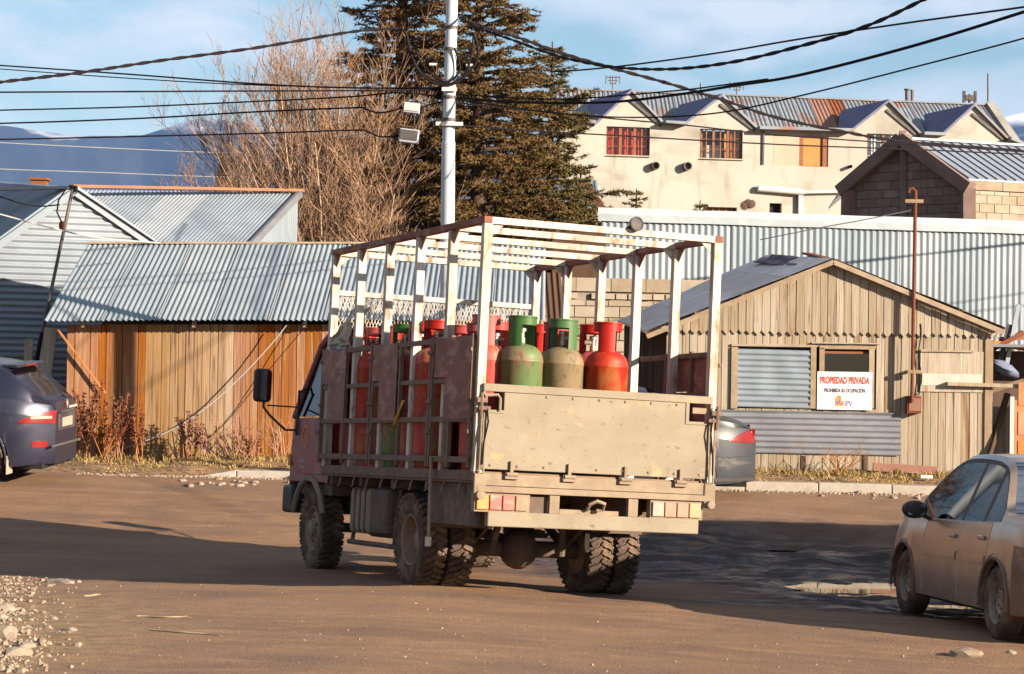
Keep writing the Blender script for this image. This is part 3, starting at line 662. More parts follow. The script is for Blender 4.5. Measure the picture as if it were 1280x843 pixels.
for (x0, y0, x1, y1, mt) in ((1238, 440, 1285, 415, m_rust), (1245, 428, 1290, 436, m_wood_orange), (1240, 490, 1284, 476, m_wood_trim), (1252, 470, 1268, 405, m_steel), (1262, 462, 1279, 380, m_flash), (1255, 424, 1300, 420, m_rustdark)):
    mb = MB(); mb.bar(PG.W(x0, y0, -.3+rnd(-.1, .1)), PG.W(x1, y1, -.3+rnd(-.1, .1)), .06, .07); mb.build('scrap_timber', mt, sk)
mb = MB(); mb.bb((c0.x, 36.0, 2.44), (9.3, 37.1, 2.48)); mb.build('top_sheet', m_galv_old, sk)
# blue cloth bundle lying on the scrap
bp_ = PG.W(1262, 461, -.25); mb = MB()
mb.lathe([(0, -.10), (.10, -.09), (.16, -.03), (.15, .04), (.08, .09), (0, .10)], 14, Matrix.Translation(bp_)@Matrix.Rotation(.5, 4, 'Y')@Matrix.Diagonal((1.5, .8, .8, 1)))
mb.v = [tuple(V(v)+V((.05*noise.noise((v[0]*9, v[1]*9, v[2]*9)), 0, .05*noise.noise((v[0]*9, v[2]*9, 3))))) for v in mb.v]
tag(mb.build('cloth_bundle', mat('blue_cloth', (.22, .25, .36), (.12, .14, .22), (8, 8, 8), .95), None, True), 'crumpled grey blue cloth lying on the scrap timber', 'cloth')
# old door frame with orange panels
PD = Plane(35.86)
df = empty('old_door', PD.W(1270, 590), 'old orange wooden door with a white frame post standing at the edge', 'door')
mb = MB(); p0 = PD.px(1262, 496); p1 = PD.px(1267, 496); PD.box(mb, p0[0], p1[0], ground_z(6.8, 35.86)-.05, p0[1], 0, .06); mb.build('frame_post', m_white, df)
p2 = PD.px(1268, 500); p3 = PD.px(1330, 500)
mb = MB(); PD.box(mb, p2[0], p3[0], ground_z(6.8, 35.86)-.05, p2[1], -.02, .02); dl = mb.build('door_leaf', m_wood_orange, df)
for i in range(3):
    mb = MB(); PD.box(mb, p2[0]+.05, p3[0]-.05, .75+i*.42, 1.09+i*.42, .02, .032); mb.build('door_panel', m_wood_orange, dl, bevel=.008)
mb = MB(); mb.bar(PG.W(1228, 588, .10)-V((0, 0, .03)), PG.W(1260, 492, -.03), .1, .05); tag(mb.build('prop_plank', m_wood_dark), 'dark plank propped diagonally against the lean-to boards', 'plank')
# red plank lying along the cottage base
tbar('fallen_plank', 'faded red plank lying along the foot of the cottage', 'plank', PG.W(1088, 583, .25), PG.W(1168, 588, .25), .06, .12, m_rustdark)
# ================================================================== tall corrugated wall and the block wall below it
PW = Plane(46.0, .20, 2.0)
cw = empty('corrugated_wall', PW.W(1000, 400), 'tall pale corrugated metal wall with a bent white capping behind the cottage', 'wall')
wl, wt = PW.px(752, 268); wr, wt2 = PW.px(1300, 285)
wr2 = wr+3.0
_, wbz = PW.px(760, 347)
_, wlow = PW.px(1000, 440)
a_step, _ = PW.px(872, 347)
def wtop(a): return lerp(wt, wt2, (a-wl)/(wr-wl))
p0 = PW.P(wl, wbz-.02); p1 = PW.P(wr2, wbz-.02)
n = round((wr2-wl)/.85)
for i in range(n):
    a0_, a1_ = lerp(wl, wr2, i/n), lerp(wl, wr2, (i+1)/n)+.04; mb = MB(); sd = rnd(0, 9)
    def fn(a, b):
        x = lerp(a0_, a1_, a); return PW.P(x, lerp(wbz-.02 if x < a_step else wlow, wtop(x)-.05, b), .014*math.sin(x*2*math.pi/.125)+.004*(i % 2)+.01*noise.noise((x, b*2, sd)))
    mb.grid(fn, int((a1_-a0_)/.125*8), 3); mb.build('wall_sheet', m_galv_blue, cw, 'all')
mb = MB(); nn = 60
def fn(a, b):
    x = lerp(wl-.08, wr2, a); q = [(-.10, .10), (.05, .12), (.07, .0), (.06, -.13)][b]; return PW.P(x, wtop(x)+q[1]+.015*noise.noise((x*.9, 1, b*.3)), q[0]+.012*noise.noise((x*1.3, 5, b*.5)))
b0 = len(mb.v)
for i in range(nn+1):
    for k in range(4): mb.v.append(tuple(fn(i/nn, k)))
for i in range(nn):
    for k in range(3): mb.f.append((i*4+k, (i+1)*4+k, (i+1)*4+k+1, i*4+k+1))
mb.build('capping', m_flash, cw)
mb = MB(); PW.box(mb, wl+.02, wr2, .3, wt2-.25, -.25, -.05); mb.build('backing_wall', m_blockdk, cw)
PB = Plane(43.5, .1, 1)
bw_ = empty('block_wall', PB.W(760, 480), 'rough concrete block wall below the corrugated wall', 'wall')
bx0, bz1 = PB.px(676, 346); bx1, _ = PB.px(1000, 346); _, bzl = PB.px(760, 366)
mb = MB(); PB.box(mb, bx0, bx1, .3, bz1-.02, -.12, -.005); mb.build('mortar', m_mortar, bw_)
blocks(PB, bw_, bx0, bx1, .4, bzl-.14, .40, .20, m_block, th=.03, joint=.016)
blocks(PB, bw_, bx0, bx1, bzl-.13, bzl-.002, .22, .13, m_block, th=.05, joint=.03, skip=.15, jit=.03)
blocks(PB, bw_, bx0, bx1, bzl+.01, bz1, .62, .5, m_block, th=.05, joint=.012)
# dark wall and beam right above the block wall, behind the cage
mb = MB(); PBd = Plane(45.2, .1, 1); PBd.pbox(mb, 690, 290, 756, 352, 0, .1); tag(mb.build('dark_shed_wall', m_wood_dark), 'dark brown shed wall between conifers and corrugated wall', 'wall')
mb = MB()
q0, q1, q2 = PB.W(684, 346, .25), PB.W(696, 345, .25), PB.W(704, 420, .25)
corr(mb, PB.W(676, 342, .3), PB.W(694, 342, .3)-PB.W(676, 342, .3)+V((.06, 0, 0)), V((.12, -.1, -1.3)), .1, .014, 8, 4)
tag(mb.build('leaning_sheet', m_wood_dark, None, 'all'), 'dark brown corrugated sheet leaning against the block wall', 'sheet')
# ================================================================== cream house with four gables, up the hill
PA = Plane(74.0, .17, 5.0)
ah = empty('gabled_row_house', PA.W(1000, 400), 'long cream rendered house with four gables and a rusty corrugated roof', 'house')
GB = [((742, 157), (789, 116), (829, 155)), ((857, 154), (902, 122), (946, 161)), ((1064, 163), (1110, 129), (1151, 169)), ((1178, 167), (1217, 134), (1259, 174))]
# outline of the facade, left to right along the eaves and gables
top = [(700, 148)]
for l, p, r in GB: top += [l, p, r]
top += [(1276, 182)]
o2 = [PA.px(*p) for p in top]; poly = [(o2[0][0], -1.0)]+o2+[(o2[-1][0], -1.0)]
# openings: (x0,y0,x1,y1)
WIN = [(758, 158, 812, 195), (875, 161, 928, 199), (967, 169, 1035, 209), (1084, 167, 1126, 204)]
LOW = [(803, 256, 802+20, 264), (879, 258.5, 921, 268), (962, 254, 977, 270), (990, 268, 1000, 272)]
# wall in pieces round the openings
holes = [PA.px(a, b)+PA.px(c, d) for a, b, c, d in WIN+[LOW[1], LOW[2]]]
al, ar = poly[0][0], poly[-1][0]
def atop(a):
    for (p, q) in zip(o2, o2[1:]):
        if p[0] <= a <= q[0]: return lerp(p[1], q[1], (a-p[0])/(q[0]-p[0]+1e-9))
    return o2[-1][1]
cuts = sorted(set([al, ar]+[p[0] for p in o2]+[h[0] for h in holes]+[h[2] for h in holes])); mb = MB()
for a, b in zip(cuts, cuts[1:]):
    if b-a < 1e-4: continue
    m_ = (a+b)/2; hs = sorted([(h[3], h[1]) for h in holes if h[0]-1e-4 <= m_ <= h[2]+1e-4]); z = -1.0
    for z0, z1 in hs:
        PA.poly(mb, [(a, z), (b, z), (b, z0), (a, z0)], -.25, 0); z = z1
    PA.poly(mb, [(a, z), (b, z), (b, atop(b-1e-5)), (a, atop(a+1e-5))], -.25, 0)
mb.build('wall', m_stucco, ah)
m_glassd = glass('window_glass', (.93, .93, .93), base=.03); m_ply = mat('plywood', (.42, .20, .065), (.36, .165, .05), (4, 4, 4), .8); m_beige = mat('beige_board', (.44, .345, .275), (.37, .285, .225), (1, 1, 1), .8)
m_paleb = mat('pale_blue_drape', (.55, .62, .68), (.40, .47, .55), (9, 9, .5), .8)
def abox(name, mt, x0, y0, x1, y1, o0, o1, par=None):
    mb = MB(); PA.pbox(mb, x0, y0, x1, y1, o0, o1); return mb.build(name, mt, par or ah)
def awindow(x0, y0, x1, y1, cols, rows, cm, cur=True):
    w = abox('window', m_dark, x0-.5, y0-.5, x1+.5, y1+.5, -.75, -.70)
    t = 2.2
    for r_ in ((x0, y0, x1, y0+t*.7), (x0, y1-t*.8, x1, y1), (x0, y0, x0+t*.7, y1), (x1-t*.7, y0, x1, y1)): abox('frame', m_winwood, *r_, -.16, -.08, w)
    xs_ = [lerp(x0, x1, i/cols) for i in range(1, cols)]
    for x in xs_: abox('mullion', m_winwood, x-1.4, y0, x+1.4, y1, -.15, -.07, w)
    for c in range(cols):
        for i in range(1, rows): abox('glazing_bar', m_winwood if cm is not m_paleb else m_white, lerp(x0, x1, c/cols)+1, lerp(y0, y1, i/rows)-.6, lerp(x0, x1, (c+1)/cols)-1, lerp(y0, y1, i/rows)+.6, -.15, -.09, w)
        abox('glazing_bar', m_winwood if cm is not m_paleb else m_white, (lerp(x0, x1, c/cols)+lerp(x0, x1, (c+1)/cols))/2-.5, y0+1, (lerp(x0, x1, c/cols)+lerp(x0, x1, (c+1)/cols))/2+.5, y1-1, -.152, -.092, w)
        abox('pane', m_glassd, lerp(x0, x1, c/cols)+1, y0+1, lerp(x0, x1, (c+1)/cols)-1, y1-1, -.125, -.118, w)
    if cur:
        a0, z1 = PA.px(x0, y0); a1, z0 = PA.px(x1, y1)
        for (f0, f1) in cur:
            mb = MB(); mb.grid(lambda u, v: PA.P(lerp(a0, a1, lerp(f0, f1, u)), lerp(z0, z1, v), -.24+.03*math.sin(lerp(f0, f1, u)*44+math.sin(v*2))), 50, 2); mb.build('curtain', cm, w, 'all')
    abox('sill', m_wood_trim, x0-1, y1, x1+1, y1+1.6, -.05, .07, w)
    return w
awindow(*WIN[0], 3, 3, m_curt_red, [(0, 1)])
awindow(*WIN[1], 3, 3, m_curt_or, [(.62, 1), (0, .12)])
abox('lace_curtain', m_white, 877, 180, 905, 197, -.36, -.34, bpy.data.objects['window.002'])
awindow(*WIN[3], 2, 4, m_paleb, [(0, 1)])
bx = abox('boarded_window', m_dark, 967, 169, 1035, 209, -.3, -.25)
abox('beige_panel', m_beige, 967.5, 169.5, 999, 208.5, -.06, -.02, bx); abox('post', m_winwood, 999, 169, 1004, 209, -.1, -.03, bx); abox('plywood_panel', m_ply, 1004, 170.5, 1029, 208, -.12, -.09, bx); abox('post', m_winwood, 1029, 169, 1035, 209, -.1, -.03, bx)
lw = abox('low_window', m_winwood, 878.5, 258, 921.5, 268.5, -.3, -.2); 
for i in range(5): abox('bar', m_wood_trim, 884+i*8, 259, 885+i*8, 268, -.2, -.17, lw)
abox('low_window', m_dark, 961.5, 253.5, 977.5, 270.5, -.3, -.2)
# vents, hole, pipes and seams on the wall
for x, y, r_, mt in ((818, 208, .12, m_wood_dark), (858, 208.5, .13, m_steel), (1061, 209, .05, m_dark)):
    p = PA.W(x, y, 0); mb = MB(); mb.lathe([(0, -.05), (r_, -.05), (r_, .22), (r_*.75, .22), (r_*.75, .10), (0, .10)], 12, Matrix.Translation(p)@V((0, 0, 1)).rotation_difference(PA.n).to_matrix().to_4x4()); mb.build('flue_pipe', mt, ah, True)
mb = MB(); p = PA.W(931, 255, .01)
for dx, dz, r_ in ((-.22, .02, .12), (0, -.05, .14), (.2, 0, .13), (.1, .05, .1)): mb.lathe([(0, .03), (r_, .0), (r_*.8, -.03), (0, -.06)], 9, Matrix.Translation(p+V((dx, 0, dz)))@V((0, 0, 1)).rotation_difference(PA.n).to_matrix().to_4x4())
mb.build('broken_patch', m_wood_dark, ah)
mb = MB(); mb.tube([PA.W(946, 236, .12), PA.W(1003, 241, .12)], .10, 10); mb.tube([PA.W(1003, 241, .13), PA.W(1058, 240, .13)], .05, 8); mb.build('waste_pipe', m_white, ah, True)
abox('downpipe', m_white, 997, 240, 1002, 275, .04, .14)
abox('downpipe', m_steel, 953, 164, 954.5, 206, .01, .06)
abox('trim_line', m_steel, 945, 162, 980, 163.2, .01, .05); abox('trim_line', m_steel, 826, 156.5, 856, 157.5, .01, .05)
for l, p, r in GB:                                     # dark strip just below each right-hand rake
    a, b = PA.W(p[0]-2, p[1]+9, .03), PA.W(r[0]-2, r[1]+3, .03); mb = MB(); mb.bar(a, b, .05, .08); mb.build('rake_strip', m_steel, ah)
# roofs: dormer slopes and main slope
dvec = V((-PA.n.x, -PA.n.y, 0))
rl, rr = PA.W(690, 108), PA.W(1236, 131)
back = 4.2
def up_at(px, py, d):                                  # point behind the facade at distance d seen at this pixel
    P2 = Plane(PA.o.y, 0, 0); P2.o = PA.o+dvec*d; P2.u, P2.n = PA.u, PA.n; return P2.W(px, py)
k0, k1 = up_at(690, 111, back), up_at(1237, 131.5, back)
e0, e1 = PA.W(690, 150, -.26), PA.W(1277, 183, -.26)
for xa, ya, xb, yb in ((700, 150, 742, 154), (829, 154, 857, 155.5), (946, 161, 1064, 164), (1151, 168, 1178, 169), (1259, 174, 1277, 182)):
    mb = MB(); mb.bar(PA.W(xa, ya, .12), PA.W(xb, yb, .12), .5, .09); mb.build('eave_strip', m_rustroof, ah)
nsh = 26
for i in range(nsh):
    t0, t1 = i/nsh, (i+1)/nsh+.004
    a, b, c, d = e0.lerp(e1, t0), e0.lerp(e1, t1), k0.lerp(k1, t1), k0.lerp(k1, t0); off = V((0, 0, .01*(i % 2)))
    mb = MB(); ln = (b-a).length; up = V((0, -.5, 1)).normalized()
    mb.grid(lambda u, v: a.lerp(b, u).lerp(d.lerp(c, u), v)+off+up*.014*math.sin(u*ln*2*math.pi/.13), 48, 3)
    mb.build('roof_sheet', m_rustdark if i in (15, 16) else m_rustroof, ah, 'all')
mb = MB(); mb.bar(k0, k1, .3, .05); mb.build('ridge_cap', m_galv_old, ah)
mb = MB(); mb.bar(k1+V((0, 0, .05)), e1+V((0, 0, .05)), .25, .12); mb.build('rake_trim', m_stucco, ah)
m_r = mb
for l, p, r in GB:
    P_, L_, R_ = PA.W(*p, .12), PA.W(*l, .12), PA.W(*r, .12); P_ = P_+V((0, 0, .06))
    ridge_b = P_+dvec*2.5-PA.u*.75-V((0, 0, .1)); lb, rb_ = L_+dvec*.9-PA.u*.2, R_+dvec*1.0
    for nm, e, eb, mt in (('dormer_slope', L_, lb, m_blueshade), ('dormer_slope', R_, rb_, m_rustroof)):  # left slopes are blue with their shade put into the colour
        mb = MB(); hh = V((0, 0, .05)); mb.prism([P_+hh, e+hh, eb+hh, ridge_b+hh], V((0, 0, -.09))); mb.build(nm, mt, ah)
# rear and end walls so that the house is closed
mb = MB(); a, b = PA.P(o2[-1][0], 0), PA.P(o2[-1][0], 0)+dvec*8; mb.bb((min(a.x, b.x)-.3, a.y, -1), (max(a.x, b.x)-.2, b.y, o2[-1][1]-.1)); mb.build('end_wall', m_stucco, ah)
# aerials and vent pipes on the ridge, each its own thing
def roof_thing(px, ytop, ybot, D, kind, label):
    b, t = W(px, ybot, D), W(px, ytop, D); mb = MB()
    if kind == 'aerial':
        mb.tube([b, t], .022, 6)
        for k in range(3): mb.bar(t+V((-.22+.06*k, 0, -.05-.1*k)), t+V((.22-.06*k, 0, -.05-.1*k)), .03, .03)
        for s in (-.22, -.08, .1, .22): mb.bar(t+V((s, 0, -.25)), t+V((s, 0, .02)), .025, .025)
        nm = 'roof_aerial'
    elif kind == 'pipe':
        mb.tube([b, t], .07, 10); mb.tube([b+V((.16, 0, 0)), t+V((.16, 0, .02))], .05, 10); mb.lathe([(.0, .06), (.1, .04), (.11, 0)], 10, Matrix.Translation(t)); nm = 'vent_pipe'
    elif kind == 'cowl':
        mb.tube([b, t], .05, 8); mb.box(t+V((0, 0, -.12)), (.34, .2, .16)); mb.bar(t+V((-.18, 0, -.26)), t+V((-.18, 0, .1)), .07, .2); mb.bar(t+V((.18, 0, -.26)), t+V((.18, 0, .1)), .07, .2); nm = 'chimney_cowl'
    else:
        mb.tube([b, t], .03, 6); mb.box(b.lerp(t, .5), (.05, .05, .1)); nm = 'roof_mast'
    return tag(mb.build(nm, m_steel), label, {'aerial': 'aerial', 'pipe': 'vent', 'cowl': 'chimney', 'mast': 'mast'}[kind])
dk = k0.y
roof_thing(766, 95, 118, lerp(k0.y, k1.y, .14), 'aerial', 'small comb aerial above the red curtained window')
roof_thing(921, 103, 124, lerp(k0.y, k1.y, .42), 'aerial', 'bent aerial on the roof beside the second gable')
roof_thing(876, 104, 122, lerp(k0.y, k1.y, .34), 'mast', 'short stub mast on the ridge by the second gable')
roof_thing(1134, 113, 130, lerp(k0.y, k1.y, .81), 'pipe', 'pair of vent pipes on the ridge beside the third gable')
roof_thing(1212, 118, 133, lerp(k0.y, k1.y, .955), 'cowl', 'dark H shaped chimney cowl on the ridge by the fourth gable')
roof_thing(1235, 92, 133, lerp(k0.y, k1.y, .995), 'mast', 'slim mast at the end of the rusty ridge')
# ================================================================== block house, gable shade put into its dark blocks, pale metal roof
PK = Plane(56.0, -.9, W(1214, 300, 56.0).x)
kh = empty('block_house', PK.W(1140, 400), 'unfinished concrete block house with a shade-darkened gable and standing seam roof', 'house')
kl, kz = PK.px(1058, 236); kp, kzp = PK.px(1131, 174); kr, kzr = PK.px(1214, 236)
clips = [((kp, kzp), (kl, kz)), ((kr, kzr), (kp, kzp))]
mb = MB(); zlow = -.5
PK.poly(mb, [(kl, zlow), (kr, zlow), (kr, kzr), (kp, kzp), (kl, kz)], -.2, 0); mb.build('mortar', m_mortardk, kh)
_, zvis = PK.px(1140, 290)
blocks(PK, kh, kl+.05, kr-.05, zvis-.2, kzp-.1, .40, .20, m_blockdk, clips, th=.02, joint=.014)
def kbar(name, mt, a, b, w, h, o): 
    mb = MB(); mb.bar(PK.W(*a, o), PK.W(*b, o), w, h); return mb.build(name, mt, kh)
kbar('gable_beam', m_blockdk, (1054, 240), (1131, 174), .3, .28, .1); kbar('gable_beam', m_blockdk, (1131, 174), (1216, 236), .3, .28, .1)
kbar('centre_column', m_blockdk, (1130, 164), (1131, 290), .14, .12, .06); kbar('corner_column', m_blockdk, (1062, 238), (1061, 290), .3, .3, .05); kbar('corner_column', m_blockdk, (1212, 236), (1212, 290), .28, .28, .05)
# right side wall, sunlit, and roof slope with seams
PK2 = Plane(PK.P(kr, 0).y, .4, PK.P(kr, 0).x)
q1 = PK2.px(1340, 236)[0]; qt = PK2.px(1220, 224)[1]
mb = MB(); PK2.box(mb, 0, q1, zlow, qt-.02, -.25, -.02); mb.build('side_mortar', m_mortar, kh)
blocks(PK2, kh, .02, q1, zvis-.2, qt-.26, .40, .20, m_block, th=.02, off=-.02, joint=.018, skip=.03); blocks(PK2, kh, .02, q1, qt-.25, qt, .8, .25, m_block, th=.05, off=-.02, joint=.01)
e0 = PK.W(1214, 224, .1); r0_ = PK.W(1140, 174, .1); r1_ = r0_+V((5.6, 2.24, 0)); e1 = e0+V((5.6, 2.24, 0))
m_pan = mat('seam_roof_panel', (.24, .28, .34), (.20, .235, .285), (1, 1, 1), .5, .1, .05)
ns = 24
for i in range(ns):
    t0, t1 = i/ns, (i+1)/ns; mb = MB(); a, b, c, d = e0.lerp(e1, t0), e0.lerp(e1, t1), r0_.lerp(r1_, t1), r0_.lerp(r1_, t0)
    mb.prism([a, b, c, d], V((0, 0, -.04))); pn = mb.build('roof_panel', m_pan, kh); mb = MB(); mb.bar(a+V((0, 0, .01)), d+V((0, 0, .01)), .025, .045); mb.build('seam', m_galv_old, pn)
mb = MB(); mb.bar(r0_, r1_, .2, .05); mb.build('ridge_cap', m_flash, kh)
lb_ = PK.W(1054, 240, .1); mb = MB(); mb.prism([PK.W(1131, 173, .12), PK.W(1052, 240, .12), PK.W(1052, 240, .12)+V((.4, 5, 0)), PK.W(1131, 173, .12)+V((.4, 5, 0))], V((0, 0, -.05))); mb.build('roof_slope', m_pan, kh)
# ================================================================== small far house with blue roof behind the conifers
PF = Plane(58.0, 0, 0)
fh = empty('blue_roof_house', PF.W(700, 400), 'small house with a blue grey corrugated roof behind the conifers', 'house')
a, b, c, d = W(640, 262, 56), W(752, 262, 56), W(728, 228, 59), W(640, 226, 59)
sheets('roof_sheet', m_galv, fh, a, b-a, d-a, .8, pitch=.12, amp=.012)
mb = MB(); mb.bb((a.x, 56.1, 0), (b.x-.1, 58.8, a.z-.03)); mb.build('wall', m_wood_dark, fh)
a = W(585, 282, 56.05); mb = MB(); mb.bar(b, W(728, 226, 59), .2, .08); mb.build('rake_trim', m_rust, fh)
mb = MB(); p = W(529.5+201, 240, 57.5); mb.tube([p-V((0, 0, .6)), p+V((0, 0, .1))], .05, 8); mb.build('flue', m_steel, fh)
# gable of another dark house far left behind the bare tree
PH = Plane(70.0); hh_ = empty('distant_gable_house', PH.W(275, 300), 'small dark pointed gable half hidden behind the bare tree', 'house')
mb = MB(); PH.poly(mb, [PH.px(266, 300), PH.px(292, 300), PH.px(289, 232), PH.px(277, 192), PH.px(268, 232)], -3, 0); mb.build('wall', m_wood_dark, hh_)
mb = MB(); mb.prism([PH.W(277, 191, .1), PH.W(291, 236, .1), PH.W(291, 236, -3), PH.W(277, 191, -3)], V((0, 0, .08))); mb.build('roof', m_wood_dark, hh_)
# ================================================================== utility pole and cables
UD = 32.9
u0 = W(557.5, 560, UD); base = V((u0.x, UD, ground_z(u0.x, UD)-.1)); topp = W(566.5, -60, UD)
up_ = empty('utility_pole', base, 'tall pale blue grey steel utility pole with coiled cables', 'utility pole')
j = W(560.5, 178, UD)
mb = MB(); mb.tube([base, j], [.095, .092], 18); mb.build('lower_shaft', m_pole, up_, True)
mb = MB(); mb.tube([j-V((0, 0, .03)), j+V((0, 0, .02)), topp], [.097, .082, .078], 18); mb.build('upper_shaft', m_pole, up_, True)
def up(px, py, o=-.10): p = W(px, py, UD); return p+V((0, o, 0))
for y, r_ in ((122, .09), (150, .088), (157, .09), (35, .085), (62, .084)):
    mb = MB(); c = W(560.5+(178-y)*.022, y, UD); mb.lathe([(r_, -.02), (r_+.008, -.02), (r_+.008, .02), (r_, .02)], 16, Matrix.Translation(c)); mb.build('band', m_steel, up_)
for y, w in ((156, .36), (113, .2)):
    mb = MB(); c = up(562, y); mb.bar(c-V((w/2, 0, 0)), c+V((w/2, 0, 0)), .04, .05); mb.build('clamp_arm', m_white, up_)
for x0, x1, y in ((537, 546, 82), (583, 591, 83)):
    mb = MB(); mb.tube([up(x0, y), up(x1, y)], .02, 8); mb.build('spacer', m_white, up_)
def coil(pts, r_): mb = MB(); mb.tube(smooth_pts([up(x, y, -.1-.02*i/len(pts)) for i, (x, y) in enumerate(pts)], 5), r_, 6); return mb.build('cable_coil', m_cable, up_, True)
def smooth_pts(p, n):
    r_ = []
    for i in range(len(p)-1):
        a, b, c, d = p[max(i-1, 0)], p[i], p[i+1], p[min(i+2, len(p)-1)]
        for k in range(n):
            t = k/n; r_.append(.5*((2*b)+(c-a)*t+(2*a-5*b+4*c-d)*t*t+(3*b-a-3*c+d)*t**3))
    return r_+[p[-1]]
coil([(500, 36), (508, 44), (512, 62), (522, 88), (540, 104), (562, 107), (582, 96), (596, 78), (597, 60), (591, 42)], .018)
coil([(512, 52), (516, 74), (530, 95), (550, 104), (570, 106), (584, 90), (590, 66), (592, 42)], .014)
coil([(520, 64), (528, 82), (545, 98), (560, 104), (574, 92), (574, 78), (568, 62)], .016)
coil([(540, 84), (548, 100), (562, 106), (577, 98), (586, 82), (580, 66)], .014)
def cable(name, pts, r_, mt, label, group='overhead cables', n=8, twist=0):
    C_ = [W(x, y, d) for x, y, d in pts]
    if pts[0][0] < 0: C_ = [C_[0]+(C_[0]-C_[1]).normalized()*k for k in (14, 7)]+C_
    if pts[-1][0] > 1200: C_ = C_+[C_[-1]+(C_[-1]-C_[-2]).normalized()*k for k in (7, 14)]
    P = smooth_pts(C_, n); mb = MB()
    if twist:
        for s in range(2):
            q = []
            for i, p in enumerate(P):
                t = i*1.1+s*math.pi; q.append(p+V((0, math.cos(t)*r_*.6, math.sin(t)*r_*.6)))
            mb.tube(q, r_*.72, 6)
    else: mb.tube(P, r_, 6)
    return tag(mb.build(name, mt, None, True), label, 'cable', group)
cable('overhead_cable', [(-60, 112, 27), (0, 103, 28), (100, 91, 29), (200, 76, 30), (320, 60, 31), (440, 40, 32.3), (500, 35.5, 32.95)], .018, m_cable, 'thick twisted black cable rising from the mountains side to the pole coil', n=14, twist=1)
cable('overhead_cable', [(-60, 78, 40), (0, 82, 39), (160, 93, 36), (320, 105, 34), (440, 110, 33.2), (556, 110, 32.95)], .013, m_cable, 'upper thin black cable sloping down towards the pole')
cable('overhead_cable', [(-60, 83, 40), (0, 86.5, 39), (160, 98, 36), (320, 106.5, 34), (556, 112, 32.95)], .009, m_cable, 'thin cable just under the upper sloping one')
cable('overhead_cable', [(-60, 116, 30), (0, 115.5, 30.5), (320, 114, 32), (556, 113, 32.95)], .011, m_cable, 'level thin black cable meeting the pole')
cable('overhead_cable', [(-60, 140, 36), (0, 138, 36), (160, 134, 35), (320, 127, 34), (440, 121, 33.4), (500, 116, 33), (556, 122, 32.95)], .012, m_cable, 'thin black cable rising gently to the pole, below the level one')
cable('overhead_cable', [(-60, 157, 36), (0, 154.5, 36), (80, 152, 35.5), (200, 147, 35), (320, 140, 34), (440, 135, 33.4), (455, 136, 33.3), (470, 141, 33.2), (485, 140, 33.1), (503, 135, 32.95)], .012, m_cable, 'black cable that kinks before the white junction box')
cable('overhead_cable', [(-60, 175, 34), (0, 174.5, 34), (160, 171, 34), (320, 167, 33.6), (440, 163, 33.3), (458, 164, 33.2), (475, 171, 33.1), (500, 170, 32.95)], .012, m_cable, 'lowest black cable running to the grey junction box')
cable('overhead_cable', [(-60, 174, 60), (0, 178.5, 60), (130, 185, 60), (270, 191, 60), (420, 193, 60)], .011, m_cable_w, 'thin white cable crossing high on the blue mountains')
cable('overhead_cable', [(-60, 207, 60), (0, 211.5, 60), (130, 216, 60), (260, 221, 60), (420, 224, 60)], .011, m_cable_w, 'thin white cable crossing low on the blue mountains')
cable('overhead_cable', [(574, 22, 32.9), (600, 36, 32), (640, 50, 31), (690, 68, 29.5), (740, 80, 28.5), (790, 86, 27.5), (850, 86, 26), (920, 77, 24.5), (1000, 58, 23), (1080, 34, 22), (1150, 2, 21), (1230, -40, 20)], .016, m_cable, 'thick twisted cable sagging from the pole and rising over the cream house', n=10, twist=1)
cable('overhead_cable', [(576, 25, 33), (610, 36, 33), (650, 48, 33.5), (700, 66, 34), (760, 84, 35), (830, 103, 36), (900, 124, 37), (970, 147, 38), (1060, 166, 39), (1130, 177, 40), (1280, 189, 42), (1380, 195, 43)], .022, m_cable, 'heavy cable descending from the pole past the block house gable', twist=1, n=10)
cable('overhead_cable', [(690, 90, 40), (735, 87, 39), (800, 80, 38), (900, 66, 36), (1000, 49, 34), (1140, 28, 32), (1280, 9, 30), (1380, -6, 29)], .014, m_cable, 'straight thin cable rising across the sky above the gables')
cable('overhead_cable', [(566, 122, 32.95), (650, 128, 32), (760, 128, 31), (850, 118, 30), (920, 107, 29), (1000, 94, 28), (1140, 58, 27), (1280, 15, 26), (1380, -18, 25)], .018, m_cable, 'medium cable crossing the second gable and rising to the sky')
cable('overhead_cable', [(566, 118, 32.95), (700, 124, 31.6), (840, 114, 30.2), (900, 107, 29.3), (960, 99, 28.5)], .010, m_cable, 'thin wire touching the roof between first and second gable')
cable('overhead_cable', [(566, 124, 32.95), (700, 142, 32), (800, 147, 31), (900, 141, 30), (1000, 120, 29), (1120, 90, 28), (1280, 48, 27), (1380, 16, 26)], .010, m_cable, 'thin wire sagging over the red curtained window')
cable('overhead_cable', [(566, 128, 32.95), (640, 136, 33.2), (760, 148, 34), (860, 157, 35), (960, 168, 36), (1100, 178, 37), (1280, 190, 38), (1380, 197, 39)], .011, m_cable, 'thin black wire grazing the eaves of the cream house')
cable('overhead_cable', [(575, 157, 32.95), (650, 163, 33.4), (760, 169, 34), (880, 176, 35), (1000, 182, 36), (1140, 187, 37), (1280, 193, 38), (1380, 196, 39)], .011, m_cable, 'straight wire crossing the windows of the cream house')
cable('service_cable', [(-60, 228, 36), (0, 246, 36.4), (25, 254, 36.6), (50, 258, 36.75), (75, 256, 36.85)], .012, m_cable, 'black service cable hanging to the leaning mast')
cable('service_cable', [(-60, 252, 36), (0, 268, 36.3), (60, 284, 36.5), (120, 297, 36.8), (200, 304, 37.6)], .011, m_cable_w, 'white service cable running to the shed ridge')
cable('service_cable', [(950, 300, 40), (1020, 286, 38.5), (1080, 275, 37.2), (1139, 263, 35.82)], .009, m_cable_w, 'thin white service cable tied to the rusty meter mast', n=6)
